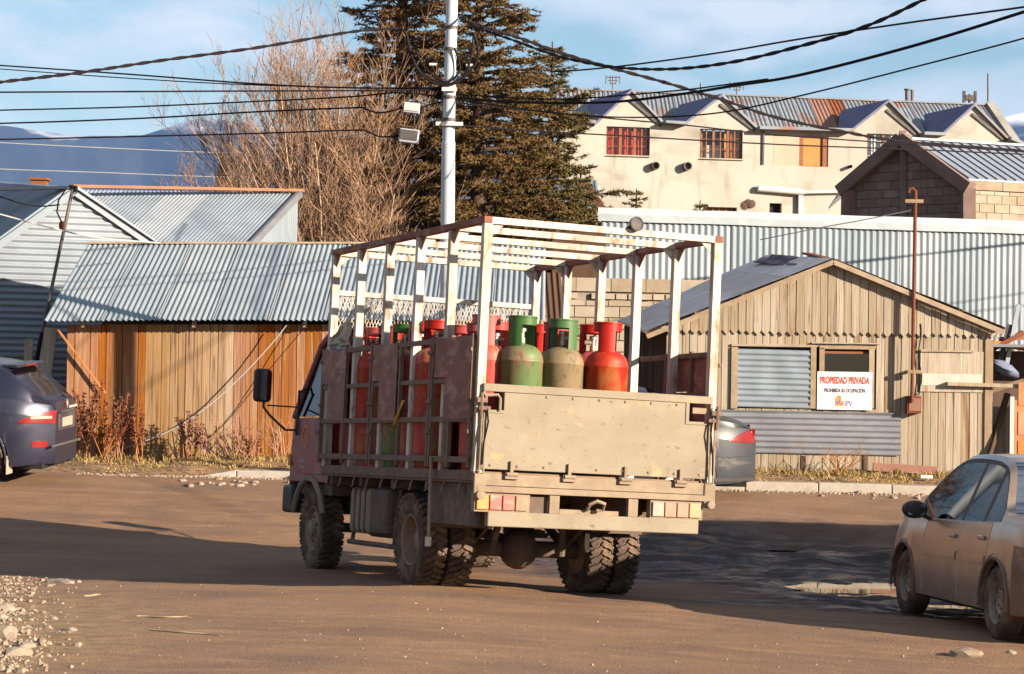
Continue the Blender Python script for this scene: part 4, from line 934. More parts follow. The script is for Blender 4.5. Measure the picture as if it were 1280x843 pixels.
cable('hanging_rope', [(358, 407, 35.75), (335, 435, 35.8), (300, 472, 35.85), (255, 512, 35.9), (205, 542, 35.93), (140, 566, 35.95)], .009, m_cable_w, 'white rope slanting down across the shed planks', 'ropes on the shed')
cable('hanging_rope', [(384, 406, 35.75), (330, 470, 35.9), (290, 520, 35.95), (262, 548, 35.95)], .006, m_cable, 'thin dark wire hanging across the shed planks', 'ropes on the shed')
def jbox(px0, py0, px1, py1, mt, label, lid):
    a, b = W(px0, py1, 32.95), W(px1, py0, 32.95); c = (a+b)/2; r = empty('junction_box', c, label, 'junction box', 'junction boxes on the cables'); Mx = Matrix.Rotation(R(6), 3, 'Y')
    mb = MB(); mb.box(c, (b.x-a.x, .14, b.z-a.z), Mx); mb.build('case', mt, r, bevel=.015)
    mb = MB(); mb.box(c+V((0, -.075, .01)), ((b.x-a.x)*.86, .012, (b.z-a.z)*.7), Mx); mb.build('lid', lid, r)
    mb = MB()
    for s in (-1, 1): mb.tube([c+V((s*(b.x-a.x)/2, 0, 0)), c+V((s*(b.x-a.x)*.7, 0, .01))], .02, 6)
    for k in range(3): mb.box(c+V(((k-1)*.08, -.02, -(b.z-a.z)/2-.012)), (.03, .06, .03))
    mb.build('gland', m_cable, r)
jbox(504, 129, 525, 142, mat('pale_box', (.40, .40, .41), (.33, .33, .34), rough=.6), 'white cable junction box hanging left of the pole', m_white)
jbox(499, 162, 524, 179, mat('grey_box', (.36, .38, .44), (.30, .32, .37), rough=.6), 'grey cable junction box hanging below the white one', m_steel)
cable('overhead_cable', [(525, 136, 32.95), (540, 130, 32.95), (556, 128, 32.95)], .012, m_cable, 'short cable from white junction box to the pole')
cable('overhead_cable', [(523, 171, 32.95), (540, 168, 32.9), (556, 167, 32.95)], .010, m_cable, 'short cable from grey junction box to the pole')
# ================================================================== gas cylinder truck
m_cage = mat('white_cage_paint', (.56, .52, .46), (.41, .35, .275), (9, 9, 2.5), .7, 0, .1, 40, .08, ((.24, .12, .06), (11, 11, 3.5), .50, .68))
m_tail = mat('dusty_tailgate_steel', (.265, .222, .162), (.205, .17, .122), (1.6, 1.6, 2.6), .85, 0, .25, (30, 30, 60), 0, ((.35, .26, .145), (3.0, 1, 4.2), .60, .72), ((.13, .08, .052), (13, 4, 20), .61, .72))
m_dusty = mat('dusty_frame_steel', (.28, .215, .15), (.20, .15, .105), (5, 5, 5), .85, 0, .2, 30, 0, ((.20, .12, .08), 7, .62, .8))
m_gate = mat('rusty_side_gate', (.27, .115, .08), (.18, .08, .06), (5, 5, 5), .8, .05, .2, 40, .12, ((.38, .25, .19), (4, 4, 9), .50, .70))
m_bar = mat('brown_gate_bar', (.20, .125, .09), (.13, .08, .06), (8, 8, 8), .8, .05, .2)
m_chass = mat('dusty_chassis', (.15, .105, .08), (.09, .065, .055), (5, 5, 5), .95, 0, .3, 25, 0, ((.25, .18, .125), 4, .55, .75))
m_bed = mat('bed_floor', (.25, .17, .11), (.18, .12, .08), (4, 4, 4), .9)
m_tyre = mat('dusty_tyre', (.10, .07, .055), (.06, .042, .036), (8, 8, 8), .95, 0, .2, 40, 0, ((.24, .165, .115), 5, .45, .7), spec=.1)
m_rim = mat('dusty_rim', (.30, .20, .14), (.21, .14, .10), (8, 8, 8), .85, 0, .15)
m_cab = mat('dusty_maroon_paint', (.26, .045, .04), (.19, .038, .036), (2, 2, 2), .45, 0, .03, None, 0, ((.26, .15, .12), (3, 3, 2), .50, .78), spec=.5)
m_blk = mat('black_plastic', (.03, .027, .03), (.045, .04, .04), (6, 6, 6), .55, 0, .05)
m_lred = mat('red_lens', (.45, .04, .028), (.38, .06, .04), (12, 12, 12), .45, 0, .05, None, 0, ((.36, .22, .15), 9, .45, .65), spec=.5)
m_lor = mat('amber_lens', (.55, .19, .025), (.48, .17, .03), (12, 12, 12), .35, 0, .05, None, 0, ((.50, .36, .22), 6, .58, .75), spec=.5)
m_lred2 = mat('dust_caked_red_lens', (.42, .16, .11), (.36, .20, .14), (12, 12, 12), .6, 0, .05)
m_lor2 = mat('dust_caked_amber_lens', (.42, .27, .14), (.36, .23, .13), (12, 12, 12), .6, 0, .05)
m_lwh2 = mat('dust_caked_lens', (.34, .29, .23), (.28, .23, .18), (12, 12, 12), .6, 0, .05)
m_lwh = mat('white_lens', (.60, .55, .48), (.48, .42, .35), (12, 12, 12), .4, 0, .05)
m_glass = glass('vehicle_glass', (.045, .05, .06), base=.09)
m_glass2 = glass('rear_screen_glass', (.05, .06, .07), .05, .34)
m_mir = mat('mirror_glass', (.5, .5, .55), (.5, .5, .55), rough=.05, metal=1, bump=0)
B3 = Matrix((RGT, FWD, UPV)).transposed()
def Rz(a): return Matrix.Rotation(a, 3, 'Z')
TRM = (B3@(Rz(R(22.03))@Matrix.Rotation(R(-2.08), 3, 'X')@Matrix.Rotation(R(3.63), 3, 'Y'))).to_4x4()
TRM.translation = CAM+B3@V((.701, 20.795, -1.165))
truck = empty('cylinder_truck', (0, 0, 0), 'dusty maroon flatbed truck with a white cage carrying gas cylinders', 'truck', None, TRM)
def tp(name, mb, mt, par=None, smooth=False, bevel=0): return mb.build(name, mt, par or truck, smooth, True, bevel)
w2, TL, TH = 1.1, 4.11, 2.08
# bed
mb = MB(); mb.bb((-w2+.02, .02, -.045), (w2-.02, TL, -.005)); tp('bed_floor', mb, m_bed)
for s in (-1, 1):
    mb = MB(); mb.bb((s*(w2-.05), .0, -.085), (s*w2, TL+.02, 0)); mb.bb((s*(w2-.09), .0, -.105), (s*(w2-.01), TL+.02, -.086)); tp('side_rail', mb, m_dusty if s > 0 else m_bar, bevel=.006)
    for k in range(10):
        y = .35+k*.40; mb = MB(); mb.tube([(s*(w2-.03), y, -.1), (s*(w2-.02), y+.02, -.14), (s*(w2+.0), y-.03, -.185), (s*(w2+.02), y-.05, -.19)], .008, 5); tp('rope_hook', mb, m_dusty, None, True)
mb = MB(); mb.bb((-w2+.02, -.03, -.12), (w2-.02, .0, -.02)); tp('rear_sill', mb, m_dusty, bevel=.006)
mb = MB(); mb.bb((-w2+.02, -.05, -.175), (w2-.02, .01, -.123)); tp('rear_lip', mb, m_dusty, bevel=.006)
for s in (-1, 1):
    mb = MB(); mb.bb((s*(w2-.1), -.045, -.23), (s*(w2+.005), -.005, -.02)); cpl = tp('corner_plate', mb, m_dusty, None, False, .01)
    mb = MB(); mb.lathe([(0, 0), (.035, 0), (.035, .05), (.015, .055), (0, .055)], 12, Matrix.Translation((s*(w2-.045), -.03, -.20))@Matrix.Rotation(R(90), 4, 'X')); tp('pin', mb, m_dusty, cpl, True)
for x in (-.78, -.26, .255, .77):
    mb = MB(); mb.bb((x-.06, -.062, -.06), (x+.06, -.03, -.028)); mb.tube([(x-.05, -.06, -.02), (x+.05, -.06, -.02)], .018, 8); mb.bb((x-.015, -.055, -.04), (x+.015, -.035, .09)); tp('tailgate_hinge', mb, m_dusty, None, False, .004)
# tailgate with cut corners
tg0, tg1, tgz = -1.055, 1.05, .72
mb = MB(); y0, y1 = -.028, .012
pts = [(tg0, .015), (tg1, .015), (tg1, .50), (.83, .50), (.83, .655), (-.865, .655), (-.865, .505), (tg0, .505)]
mb.prism([V((x, y0, z)) for x, z in pts], V((0, y1-y0, 0))); tail = tp('tailgate', mb, m_tail, None, False, .005)
mb = MB(); mb.bb((tg0, y0-.012, .655), (tg1, y1+.004, tgz)); tp('top_rail', mb, m_tail, tail, False, .006)
for x0, x1, za, zb_ in ((tg0, tg0+.02, .506, .654), (tg1-.02, tg1, .501, .654)):
    mb = MB(); mb.bb((x0, y0-.01, za), (x1, y1, zb_)); tp('side_stile', mb, m_tail, tail)
mb = MB()
for x0, x1, za, zb_ in ((.80, 1.05, .475, .50), (.80, .83, .50, .655), (-1.055, -.865, .48, .505)): mb.bb((x0, y0-.008, za), (x1, y0-.0005, zb_))
tp('notch_frame', mb, m_tail, tail)
mb = MB(); mb.tube([(-1.05, -.05, .62), (-.93, -.05, .63), (-.91, -.05, .60), (-.91, -.05, .50)], .012, 6); tp('latch_lever', mb, m_dusty, tail, True)
mb = MB(); mb.bb((.87, -.02, .57), (1.0, .0, .62)); tp('latch_lever', mb, m_dusty, tail)
for k in range(9):
    for z in (.05, .635):
        if z > .5 and (k < 2 or k > 7): continue
        mb = MB(); mb.lathe([(.013, 0), (.013, .006), (.008, .011), (0, .011)], 8, Matrix.Translation((tg0+.09+k*.24, y0+.0005, z))@Matrix.Rotation(R(90), 4, 'X')); tp('bolt', mb, m_dusty, tail, True)
# vertical latch rods at both rear corners
for s in (-1, 1):
    for k, dx in enumerate((-.0, .035)):
        mb = MB(); x = s*(w2-.03-dx); mb.tube([(x, -.055, -.02), (x, -.055, .62)], .009, 6); rod = tp('latch_rod', mb, m_dusty, None, True)
    mb = MB(); mb.bb((s*1.03, -.075, .56), (s*1.12, -.03, .60)); mb.bb((s*1.00, -.075, .50), (s*1.1, -.03, .53)); mb.tube([(s*1.08, -.07, .64), (s*1.08, -.07, .44)], .014, 6); tp('latch', mb, m_bar, None, False)
    mb = MB(); mb.tube([(s*1.04, -.06, .60), (s*1.02, -.08, .40), (s*1.05, -.07, .22), (s*1.055, -.07, .05)], .008, 5); tp('hose', mb, m_cable, None, True)
# cage
ys_c = [TL*k/5 for k in range(6)]
for s in (-1, 1):
    for k, y in enumerate(ys_c):
        mb = MB(); yy = y+(.035 if k == 0 else (-.035 if k == 5 else 0)); mb.bb((s*(w2-.075), yy-.035, -.02), (s*w2, yy+.035, TH-.032)); tp('cage_post', mb, m_cage, None, False, .004)
        if k:
            mb = MB(); x = s*(w2-.037); mb.prism([V((x, yy-.036, TH-.035)), V((x, yy-.15, TH-.035)), V((x, yy-.036, TH-.15))], V((s*.006, 0, 0))); tp('gusset', mb, m_gate)
        mb = MB(); mb.prism([V((s*(w2-.076), yy, TH-.034)), V((s*(w2-.19), yy, TH-.034)), V((s*(w2-.076), yy, TH-.14))], V((0, .006, 0))); tp('gusset', mb, m_cage)
    mb = MB(); mb.bb((s*(w2-.068), .0, TH-.03), (s*(w2+.004), TL, TH+.025)); tp('roof_rail', mb, m_gate, None, False, .004)
for k, y in enumerate(ys_c):
    yy = y+(.035 if k == 0 else (-.035 if k == 5 else 0))
    mb = MB(); mb.bb((-w2+.069, yy-.03, TH-.035), (w2-.069, yy+.03, TH+.022)); tp('roof_bar', mb, m_cage, None, False, .004)
# headboard with expanded mesh
mb = MB(); mb.bb((-w2+.076, TL-.05, 1.66), (w2-.076, TL+.0, 1.71)); tp('headboard_rail', mb, m_cage, None, False, .004)
mb = MB(); mb.bb((-w2+.076, TL-.05, 1.26), (w2-.076, TL+.0, 1.30)); tp('headboard_rail', mb, m_gate, None, False, .004)
mb = MB(); mb.bb((-w2+.076, TL-.05, .05), (w2-.076, TL+.0, .09)); mb.bb((-.4, TL-.04, .09), (-.35, TL, 1.26)); mb.bb((.4, TL-.04, .09), (.45, TL, 1.26)); tp('headboard_rail', mb, m_gate)
mb = MB(); n = 30; wd = 2*w2-.16
for i in range(n):
    x0 = -w2+.08+wd*i/n; st = wd/n
    for j in range(4):
        z0 = 1.30+j*.09
        mb.bar((x0, TL-.02, z0), (x0+st/2, TL-.02, z0+.09), .006, .010, (0, 1, 0)); mb.bar((x0+st/2, TL-.016, z0), (x0, TL-.016, z0+.09), .006, .010, (0, 1, 0))
        mb.bar((x0+st/2, TL-.02, z0+.09), (x0+st, TL-.02, z0), .006, .010, (0, 1, 0)); mb.bar((x0+st, TL-.016, z0+.09), (x0+st/2, TL-.016, z0), .006, .010, (0, 1, 0))
o = tp('headboard_mesh', mb, m_cage); tag(o, kind='stuff')
# side gates: rails, verticals and plates
def gate(s, m_b, m_p):
    xo = s*(w2+.004); xi = s*(w2+.034)
    spans = [(.05, 1.00, 'c'), (1.04, 1.86, 'o'), (1.86, 2.60, 'p'), (2.63, 3.34, 'o'), (3.36, 4.13, 'p')]
    for (a, b) in ((.05, 1.02), (1.04, 2.60), (2.63, 4.14)):
        g = MB(); g.bb((xo, a, .06), (xi, b, .11)); go = tp('side_gate', g, m_b, None, False, .004)
        for z in (.40, 1.07): mb = MB(); mb.bb((xo, a, z), (xi, b, z+.045)); tp('rail', mb, m_b, go, False, .003)
        mb = MB(); mb.bb((xo+s*.002, a, .73), (xi-s*.004, b, .77)); tp('rail', mb, m_b, go, False, .003)
        for y in (a, (a+b)/2, b-.04): mb = MB(); mb.bb((xo+s*.001, y, .02), (xi+s*.006, y+.04, 1.13)); tp('stile', mb, m_b, go, False, .003)
        for y in (a+.02, b-.02):
            for z in (.30, .56, .98): mb = MB(); mb.bb((xi, y-.03, z), (xi+s*.022, y+.03, z+.035)); tp('hinge', mb, m_b, go, False, .004)
    for a, b, nt_ in ((.06, .92, .62), (1.90, 2.58, 2.38), (3.38, 4.10, 3.90)):
        z0, z1 = .42, 1.11; mb = MB(); xp = xi+s*.003
        if a < .5: nt_ = .66
        pts = [(a, z0), (nt_, z0), (nt_, .78), (b, .78), (b, z1), (a, z1)]
        mb.prism([V((xp, y, z)) for y, z in (pts if s > 0 else pts[::-1])], V((s*.006, 0, 0))); tp('gate_plate', mb, m_p, None, False, .002)
gate(-1, m_bar, m_gate)
gate(1, m_bar, m_gate)
# strap hanging from the side, yellow rag tied to a post
mb = MB(); mb.bar((-w2-.045, .90, 0.1), (-w2-.045, .87, -.58), .05, .012, (1, 0, 0)); st = tp('hanging_strap', mb, m_dusty)
mb = MB(); mb.bb((-w2-.065, .84, -.66), (-w2-.03, .90, -.58)); tp('buckle', mb, m_lwh, st)
# lights and bumper
for s, seq, x0 in ((-1, (m_lor, m_lred, m_lred, m_dusty), -1.075), (1, (m_lwh2, m_lred2, m_lred2, m_lor2), .52)):
    hb = MB(); hb.bb((x0-.01, -.02, -.335), (x0+.48, .06, -.178)); hs = tp('tail_light', hb, m_dusty)
    for k, mt in enumerate(seq):
        mb = MB(); mb.bb((x0+.004+k*.115, -.04, -.318), (x0+.110+k*.115, -.018, -.195)); tp('lens', mb, mt, hs, False, .006)
mb = MB(); mb.bb((-.97, -.04, -.455), (.96, .04, -.33)); tp('rear_bumper', mb, m_tail, None, False, .01)
for x in (-.42, .30):
    mb = MB(); mb.bb((x, -.03, -.33), (x+.09, .02, -.176)); tp('bumper_bracket', mb, m_dusty, None, False, .004)
mb = MB(); mb.bb((-.32, -.01, -.33), (.22, .03, -.29)); tp('step_plate', mb, m_dusty)
mb = MB(); mb.tube([(-.08, -.03, -.29), (-.08, -.09, -.24), (-.03, -.12, -.21), (.04, -.12, -.23), (.05, -.07, -.28), (.0, -.05, -.29)], .016, 7); tp('tow_hook', mb, m_dusty, None, True)
# number plate holder dark behind lights
mb = MB(); mb.bb((-.58, .02, -.33), (-.42, .05, -.19)); tp('light_bracket', mb, m_chass)
# chassis
for s in (-1, 1): mb = MB(); mb.bb((s*.34, .1, -.42), (s*.42, 5.3, -.19)); tp('chassis_rail', mb, m_chass)
for y in (.3, 1.2, 2.1, 3.0, 3.9): mb = MB(); mb.bb((-1.05, y, -.185), (1.05, y+.08, -.108)); tp('cross_member', mb, m_chass)
mb = MB(); mb.tube([(-.62, 1.68, -.68), (.62, 1.68, -.68)], .075, 12); ax = tp('rear_axle', mb, m_chass, None, True)
mb = MB(); mb.lathe([(0, -.17), (.08, -.165), (.15, -.11), (.185, 0), (.15, .11), (.08, .165), (0, .17)], 18, Matrix.Translation((0, 1.64, -.68))@Matrix.Rotation(R(90), 4, 'X')); tp('differential', mb, m_chass, ax, True)
mb = MB(); mb.tube([(0, 1.9, -.62), (0, 4.2, -.42)], .05, 10); tp('drive_shaft', mb, m_chass, None, True)
for s in (-1, 1):
    mb = MB()
    for k in range(5): mb.tube([(s*.45, 1.68-.65+.1*k, -.40-.05*k*.6+.02), (s*.45, 1.68, -.60-.022*k*0+.0-.018*(4-k)), (s*.45, 1.68+.65-.1*k, -.40-.03*k+.02)], .022, 5)
    tp('leaf_spring', mb, m_chass, None, True)
    mb = MB(); mb.tube([(s*.30, 1.3, -.28), (s*.34, 1.45, -.72)], .035, 8); tp('shock_absorber', mb, m_chass, None, True)
    mb = MB(); mb.bb((s*.50, 1.18, -.50), (s*1.0, 1.20, -.17)) ; tp('mud_flap', mb, m_chass)
mb = MB(); mb.bb((-1.04, .08, -.46), (-1.0, 1.22, -.11)); tp('side_skirt', mb, m_chass)
mb = MB(); mb.bb((1.0, .08, -.30), (1.04, 1.22, -.11)); tp('side_skirt', mb, m_chass)
mb = MB(); mb.tube([(.28, .75, -.50), (.28, .75, -.62), (.29, .74, -.66)], .022, 8); tp('exhaust_tip', mb, m_lwh, None, True)
# boxes between the axles
mb = MB(); mb.bb((-1.02, 2.35, -.62), (-.5, 2.85, -.2)); tp('tool_box', mb, m_chass, None, False, .05)
mb = MB(); mb.bb((-1.0, 2.9, -.63), (-.5, 3.5, -.2)); fb = tp('fuel_tank', mb, m_dusty, None, False, .05)
for y in (3.0, 3.15, 3.3): mb = MB(); mb.bb((-1.008, y, -.62), (-1.0, y+.04, -.2)); tp('tank_strap', mb, m_chass, fb)
mb = MB(); mb.bb((.5, 2.5, -.6), (1.0, 3.3, -.2)); tp('battery_box', mb, m_chass, None, False, .03)
mb = MB(); mb.tube([(-.62, 4.82, -.62), (.62, 4.82, -.62)], .05, 10); tp('front_axle', mb, m_chass, None, True)
mb = MB(); mb.bb((-.35, 3.9, -.7), (.35, 4.9, -.2)); tp('engine', mb, m_chass, None, False, .06)
mb = MB(); mb.tube([(-.95, 2.2, -.72), (-.95, 3.6, -.72)], .025, 8); mb.tube([(-.95, 2.3, -.72), (-.9, 2.3, -.2)], .02, 6); mb.tube([(-.95, 3.5, -.72), (-.9, 3.5, -.2)], .02, 6); tp('side_guard', mb, m_chass, None, True)
# cab ------------------------------------------------
CW = .99
prof = [(4.24, -.18), (4.24, 1.22), (4.30, 1.33), (4.45, 1.37), (4.75, 1.33), (5.0, 1.20), (5.40, .52), (5.50, .20), (5.52, -.18)]   # y,z of the side outline, rear to front
def archz(y): 
    d = .50**2-(y-4.80)**2; return max(-.18, -.66+math.sqrt(d)) if d > 0 else -.18
def outline(inset=0):
    pts = [(5.52-inset, -.18)]
    for k in range(13):
        y = 5.28-k*.96/12; pts.append((y, archz(y)))
    pts += [(4.24+inset, -.18)]
    return pts
def cabx(z): return CW if z < .45 else CW-.16*((z-.45)/.92)**1.3
low = outline(); up_pts = [(4.24, .50), (5.41, .50), (5.49, .2)]
for s in (-1, 1):
    mb = MB(); poly = low[1:]+[(4.24, .47), (5.415, .47), (5.50, .18), (5.52, -.18)]
    body = [V((s*CW, y, z)) for y, z in poly]; mb.prism(body if s > 0 else body[::-1], V((-s*.05, 0, 0))); tp('cab_side', mb, m_cab, None, False, .01)
mb = MB()
def cabshell(mb, seq):
    for (ya, za), (yb, zb_) in zip(seq, seq[1:]):
        a, b = cabx(za), cabx(zb_); mb.add([(-a, ya, za), (a, ya, za), (b, yb, zb_), (-b, yb, zb_)], [(0, 1, 2, 3)])
cabshell(mb, [(4.24, -.18), (4.24, .47), (4.24, .85), (4.24, 1.22), (4.30, 1.33), (4.45, 1.37), (4.75, 1.33), (5.0, 1.20)]); tp('cab_shell', mb, m_cab, None, 50)
mb = MB(); cabshell(mb, [(5.42, .47), (5.50, .20), (5.52, -.18), (5.50, -.25)]); tp('cab_front', mb, m_cab)
mb = MB(); mb.add([(-cabx(1.16)+.05, 5.02, 1.16), (cabx(1.16)-.05, 5.02, 1.16), (CW-.05, 5.40, .50), (-CW+.05, 5.40, .50)], [(0, 1, 2, 3)]); tp('windscreen', mb, m_glass)
for s in (-1, 1):
    def px_(y, z): return V((s*cabx(z), y, z))
    mb = MB(); mb.tube([px_(5.42, .47), px_(5.0, 1.20)], .04, 8); tp('front_pillar', mb, m_cab, None, True)
    mb = MB(); mb.tube([px_(5.0, 1.20), px_(4.75, 1.32), px_(4.45, 1.35), px_(4.30, 1.30)], .045, 8); tp('roof_edge', mb, m_cab, None, True)
    mb = MB(); mb.prism([px_(4.24, .47), px_(4.36, .47), px_(4.34, 1.28), px_(4.24, 1.22)], V((-s*.05, 0, 0))); tp('rear_pillar', mb, m_cab)
    mb = MB(); q = [px_(4.37, .48), px_(5.39, .48), px_(4.98, 1.17), px_(4.74, 1.27), px_(4.36, 1.28)]; mb.prism(q, V((-s*.01, 0, 0))); tp('side_window', mb, m_glass)
    # door with seams, handle, emblem
    mb = MB(); dpts = [(4.36, .46), (5.40, .46), (5.46, .2), (5.46, .05), (5.30, -.02), (5.0, -.10), (4.36, -.10)]
    q = [V((s*(CW+.001), y, z)) for y, z in dpts]; mb.prism(q if s < 0 else q[::-1], V((s*.012, 0, 0))); d_ = tp('door', mb, m_cab, None, False, .006)
    mb = MB(); mb.bb((s*(CW+.013), 4.42, .30), (s*(CW+.04), 4.60, .345)); tp('handle', mb, m_blk, d_, False, .008)
    mb = MB(); mb.lathe([(.085, 0), (.12, 0), (.12, .004), (.085, .004), (.085, 0)], 24, Matrix.Translation((s*(CW+.0135), 4.98, .28))@Matrix.Rotation(s*R(90), 4, 'Y')); mb.lathe([(0, .002), (.03, .002)], 12, Matrix.Translation((s*(CW+.0135), 4.98, .28))@Matrix.Rotation(s*R(90), 4, 'Y')); tp('door_emblem', mb, mat('orange_decal', (.60, .16, .04), (.45, .12, .05), (20, 20, 20), .6, 0, 0), d_)
    mb = MB()
    for k, (y0_, l_, z_) in enumerate(((4.95, .26, .02), (4.98, .18, -.04))): mb.bb((s*(CW+.013), y0_, z_), (s*(CW+.0155), y0_+l_, z_+.025))
    tp('door_lettering', mb, mat('faded_lettering', (.42, .33, .33), (.25, .12, .12), (60, 60, 60), .7, 0, 0), d_)
    # arch lip and bumper end, marker lamp
    arc = [V((s*(CW+.01), 4.80+.52*math.cos(t), -.66+.52*math.sin(t))) for t in [R(20)+k*R(140)/14 for k in range(15)]]
    mb = MB(); mb.tube(arc, .03, 6); tp('arch_lip', mb, m_dusty, None, True)
    mb = MB(); mb.bb((s*(CW+.005), 5.44, -.02), (s*(CW+.03), 5.51, .1)); tp('marker_lamp', mb, m_lor, None, False, .006)
    mb = MB(); mb.bb((s*.80, 5.30, -.50), (s*1.03, 5.62, -.22)); tp('bumper_end', mb, m_blk, None, False, .03)
    # mirror
    b0_ = V((s*(CW+.03), 5.26, .34)); b1_ = V((s*(CW+.03), 5.22, .72)); mm_ = V((s*(CW+.40), 5.30, .78))
    mb = MB(); mb.tube([b0_-V((0, 0, .05)), b1_+V((0, 0, .03))], .014, 6); mb.tube([b1_, b1_+V((-s*.06, -.06, .06))], .012, 6); mb.tube([b0_, b0_+V((s*.12, .0, 0)), mm_+V((-s*.09, 0, -.30)), mm_+V((-s*.02, 0, -.22)), mm_+V((-s*.02, 0, -.15))], .013, 6); mb.tube([b0_.lerp(b1_, .62), mm_+V((-s*.06, 0, -.20))], .009, 6); arm = tp('mirror_arm', mb, m_blk, None, True)
    mb = MB(); mb.bb(mm_-V((.095, .045, .17)), mm_+V((.095, .045, .17))); tp('mirror_case', mb, m_blk, arm, True, .04)
    mb = MB(); mb.bb(mm_-V((.075, .052, .15)), mm_-V((-.075, .0455, -.15))); tp('mirror_glass', mb, m_mir, arm)
mb = MB(); mb.bb((-.80, 5.40, -.50), (.80, 5.62, -.22)); tp('front_bumper', mb, m_blk, None, False, .03)
mb = MB(); mb.bb((-CW+.06, 4.26, -.3), (CW-.06, 5.45, -.19)); tp('cab_floor', mb, m_chass)
for s in (-.45, .45):
    mb = MB(); mb.bb((s-.25, 4.35, -.1), (s+.25, 4.85, .12)); mb.bb((s-.25, 4.28, .1), (s+.25, 4.42, .62)); tp('seat', mb, m_blk, None, False, .04)
mb = MB(); mb.bb((-CW+.08, 5.1, .2), (CW-.08, 5.42, .45)); tp('dashboard', mb, m_blk, None, False, .04)
mb = MB(); mb.tube([V((-.45+.2*math.cos(t), 4.98+.06*math.sin(t), .48+.19*math.sin(t))) for t in [k*math.pi/8 for k in range(16)]], .014, 6, closed=True); tp('steering_wheel', mb, m_blk, None, True)
# wheels ----------------------------------------------
WR = .405
def lathex(prof, n, s=1): return [(r, s*x) for r, x in prof]
RX = Matrix.Rotation(R(90), 4, 'Y')
def make_wheel(kind, s):
    mb = MB()
    if kind == 'rear': pr = [(.235, .085), (.225, .10), (.21, .085), (.20, .0), (.17, -.045), (.10, -.05), (.09, .02), (.05, .03), (0, .03)]
    elif kind == 'inner': pr = [(.235, .085), (.21, .085), (.2, 0), (0, 0)]
    else: pr = [(.235, .085), (.225, .10), (.208, .085), (.19, .03), (.165, .06), (.13, .075), (.09, .075), (.08, .12), (.05, .135), (0, .135)]
    mb.lathe(pr, 28, RX if s > 0 else RX@Matrix.Rotation(R(180), 4, 'X')); mb.lathe([(.235, -.085), (.2, -.08), (0, -.08)], 20, RX if s > 0 else RX@Matrix.Rotation(R(180), 4, 'X'))
    if kind != 'inner':
        q = RX if s > 0 else RX@Matrix.Rotation(R(180), 4, 'X'); n_ = 6
        for k in range(n_):
            t = k*2*math.pi/n_; z = -.045 if kind == 'rear' else .075
            mb.lathe([(.014, 0), (.014, .03), (0, .03)], 6, q@Matrix.Translation((.12*math.cos(t), .12*math.sin(t), z)))
    w = mb.mesh('wheel'); w.materials.append(m_rim); w.polygons.foreach_set('use_smooth', [True]*len(w.polygons)); w.set_sharp_from_angle(angle=R(35))
    mb = MB(); mb.lathe([(.225, -.09), (.25, -.098), (.30, -.108), (.35, -.110), (.383, -.098), (.392, -.08), (.392, .08), (.383, .098), (.35, .110), (.30, .108), (.25, .098), (.225, .09)], 48, RX)
    nl = 34
    for k in range(nl):
        t = k*2*math.pi/nl
        for sd in (-1, 1):
            tt = t+(math.pi/nl if sd > 0 else 0)
            for (xa, xb, da) in ((.004, .050, .03), (.054, .102, .085)):
                xm = (xa+xb)/2; ang = tt+da; c = V((sd*xm, WR*math.cos(ang)*.985, WR*math.sin(ang)*.985))
                Mx = Matrix.Rotation(ang, 3, 'X')@Matrix.Rotation(sd*R(-32)*1, 3, 'Y')
                # local: y radial, x across, z tangential
                mb.box(c, (xb-xa+.012, .03, .036), Mx)
            c = V((sd*.108, .372*math.cos(tt), .372*math.sin(tt))); mb.box(c, (.012, .035, .03), Matrix.Rotation(tt, 3, 'X'))
    ty = mb.mesh('tyre'); ty.materials.append(m_tyre); ty.polygons.foreach_set('use_smooth', [True]*len(ty.polygons)); ty.set_sharp_from_angle(angle=R(35))
    return w, ty
cache = {}
iv = TRM.inverted()
yaw = math.atan2(-TRM[0][1], TRM[1][1])
def put_wheel(kind, x, y, s):
    if (kind, s) not in cache: cache[(kind, s)] = make_wheel(kind, s)
    w, ty = cache[(kind, s)]
    p = TRM@V((x, y, -.68)); gz = GZ(p.x, p.y)
    Mw = Matrix.Translation((p.x, p.y, gz+WR-.006))@Matrix.Rotation(yaw, 4, 'Z')@Matrix.Rotation(R(rnd(0, 30)), 4, 'X')
    o = bpy.data.objects.new('wheel', w); col.objects.link(o); o.parent = truck; o.matrix_basis = iv@Mw; wm[o.name] = Mw
    t = bpy.data.objects.new('tyre', ty); col.objects.link(t); t.parent = o; wm[t.name] = Mw
    return p.z-(gz+WR)
dz = [put_wheel('rear', -.925, 1.68, -1), put_wheel('inner', -.665, 1.68, -1), put_wheel('rear', .925, 1.68, 1), put_wheel('inner', .665, 1.68, 1), put_wheel('front', -.84, 4.82, -1), put_wheel('front', .84, 4.82, 1)]
print('WHEEL DZ', [round(d, 3) for d in dz])
# work lamp on the roof
lp = empty('work_lamp', TRM@V((.27, .0, TH)), 'small round work lamp on the rear roof bar of the truck', 'lamp')
c = TRM@V((.265, -.02, TH+.062)); dr = (V((.45, -.85, .15))).normalized(); Q = Matrix.Translation(c)@V((0, 0, 1)).rotation_difference(dr).to_matrix().to_4x4()
mb = MB(); mb.lathe([(0, -.06), (.038, -.05), (.062, -.01), (.064, .018), (.054, .020)], 18, Q); mb.build('housing', m_blk, lp, True)
mb = MB(); mb.lathe([(.054, .014), (.03, .019), (0, .021)], 18, Q); mb.build('lens', m_steel, lp, True)
mb = MB(); mb.tube([c-dr*.05, TRM@V((.20, .035, TH+.01))], .02, 6); mb.build('bracket', m_blk, lp, True)
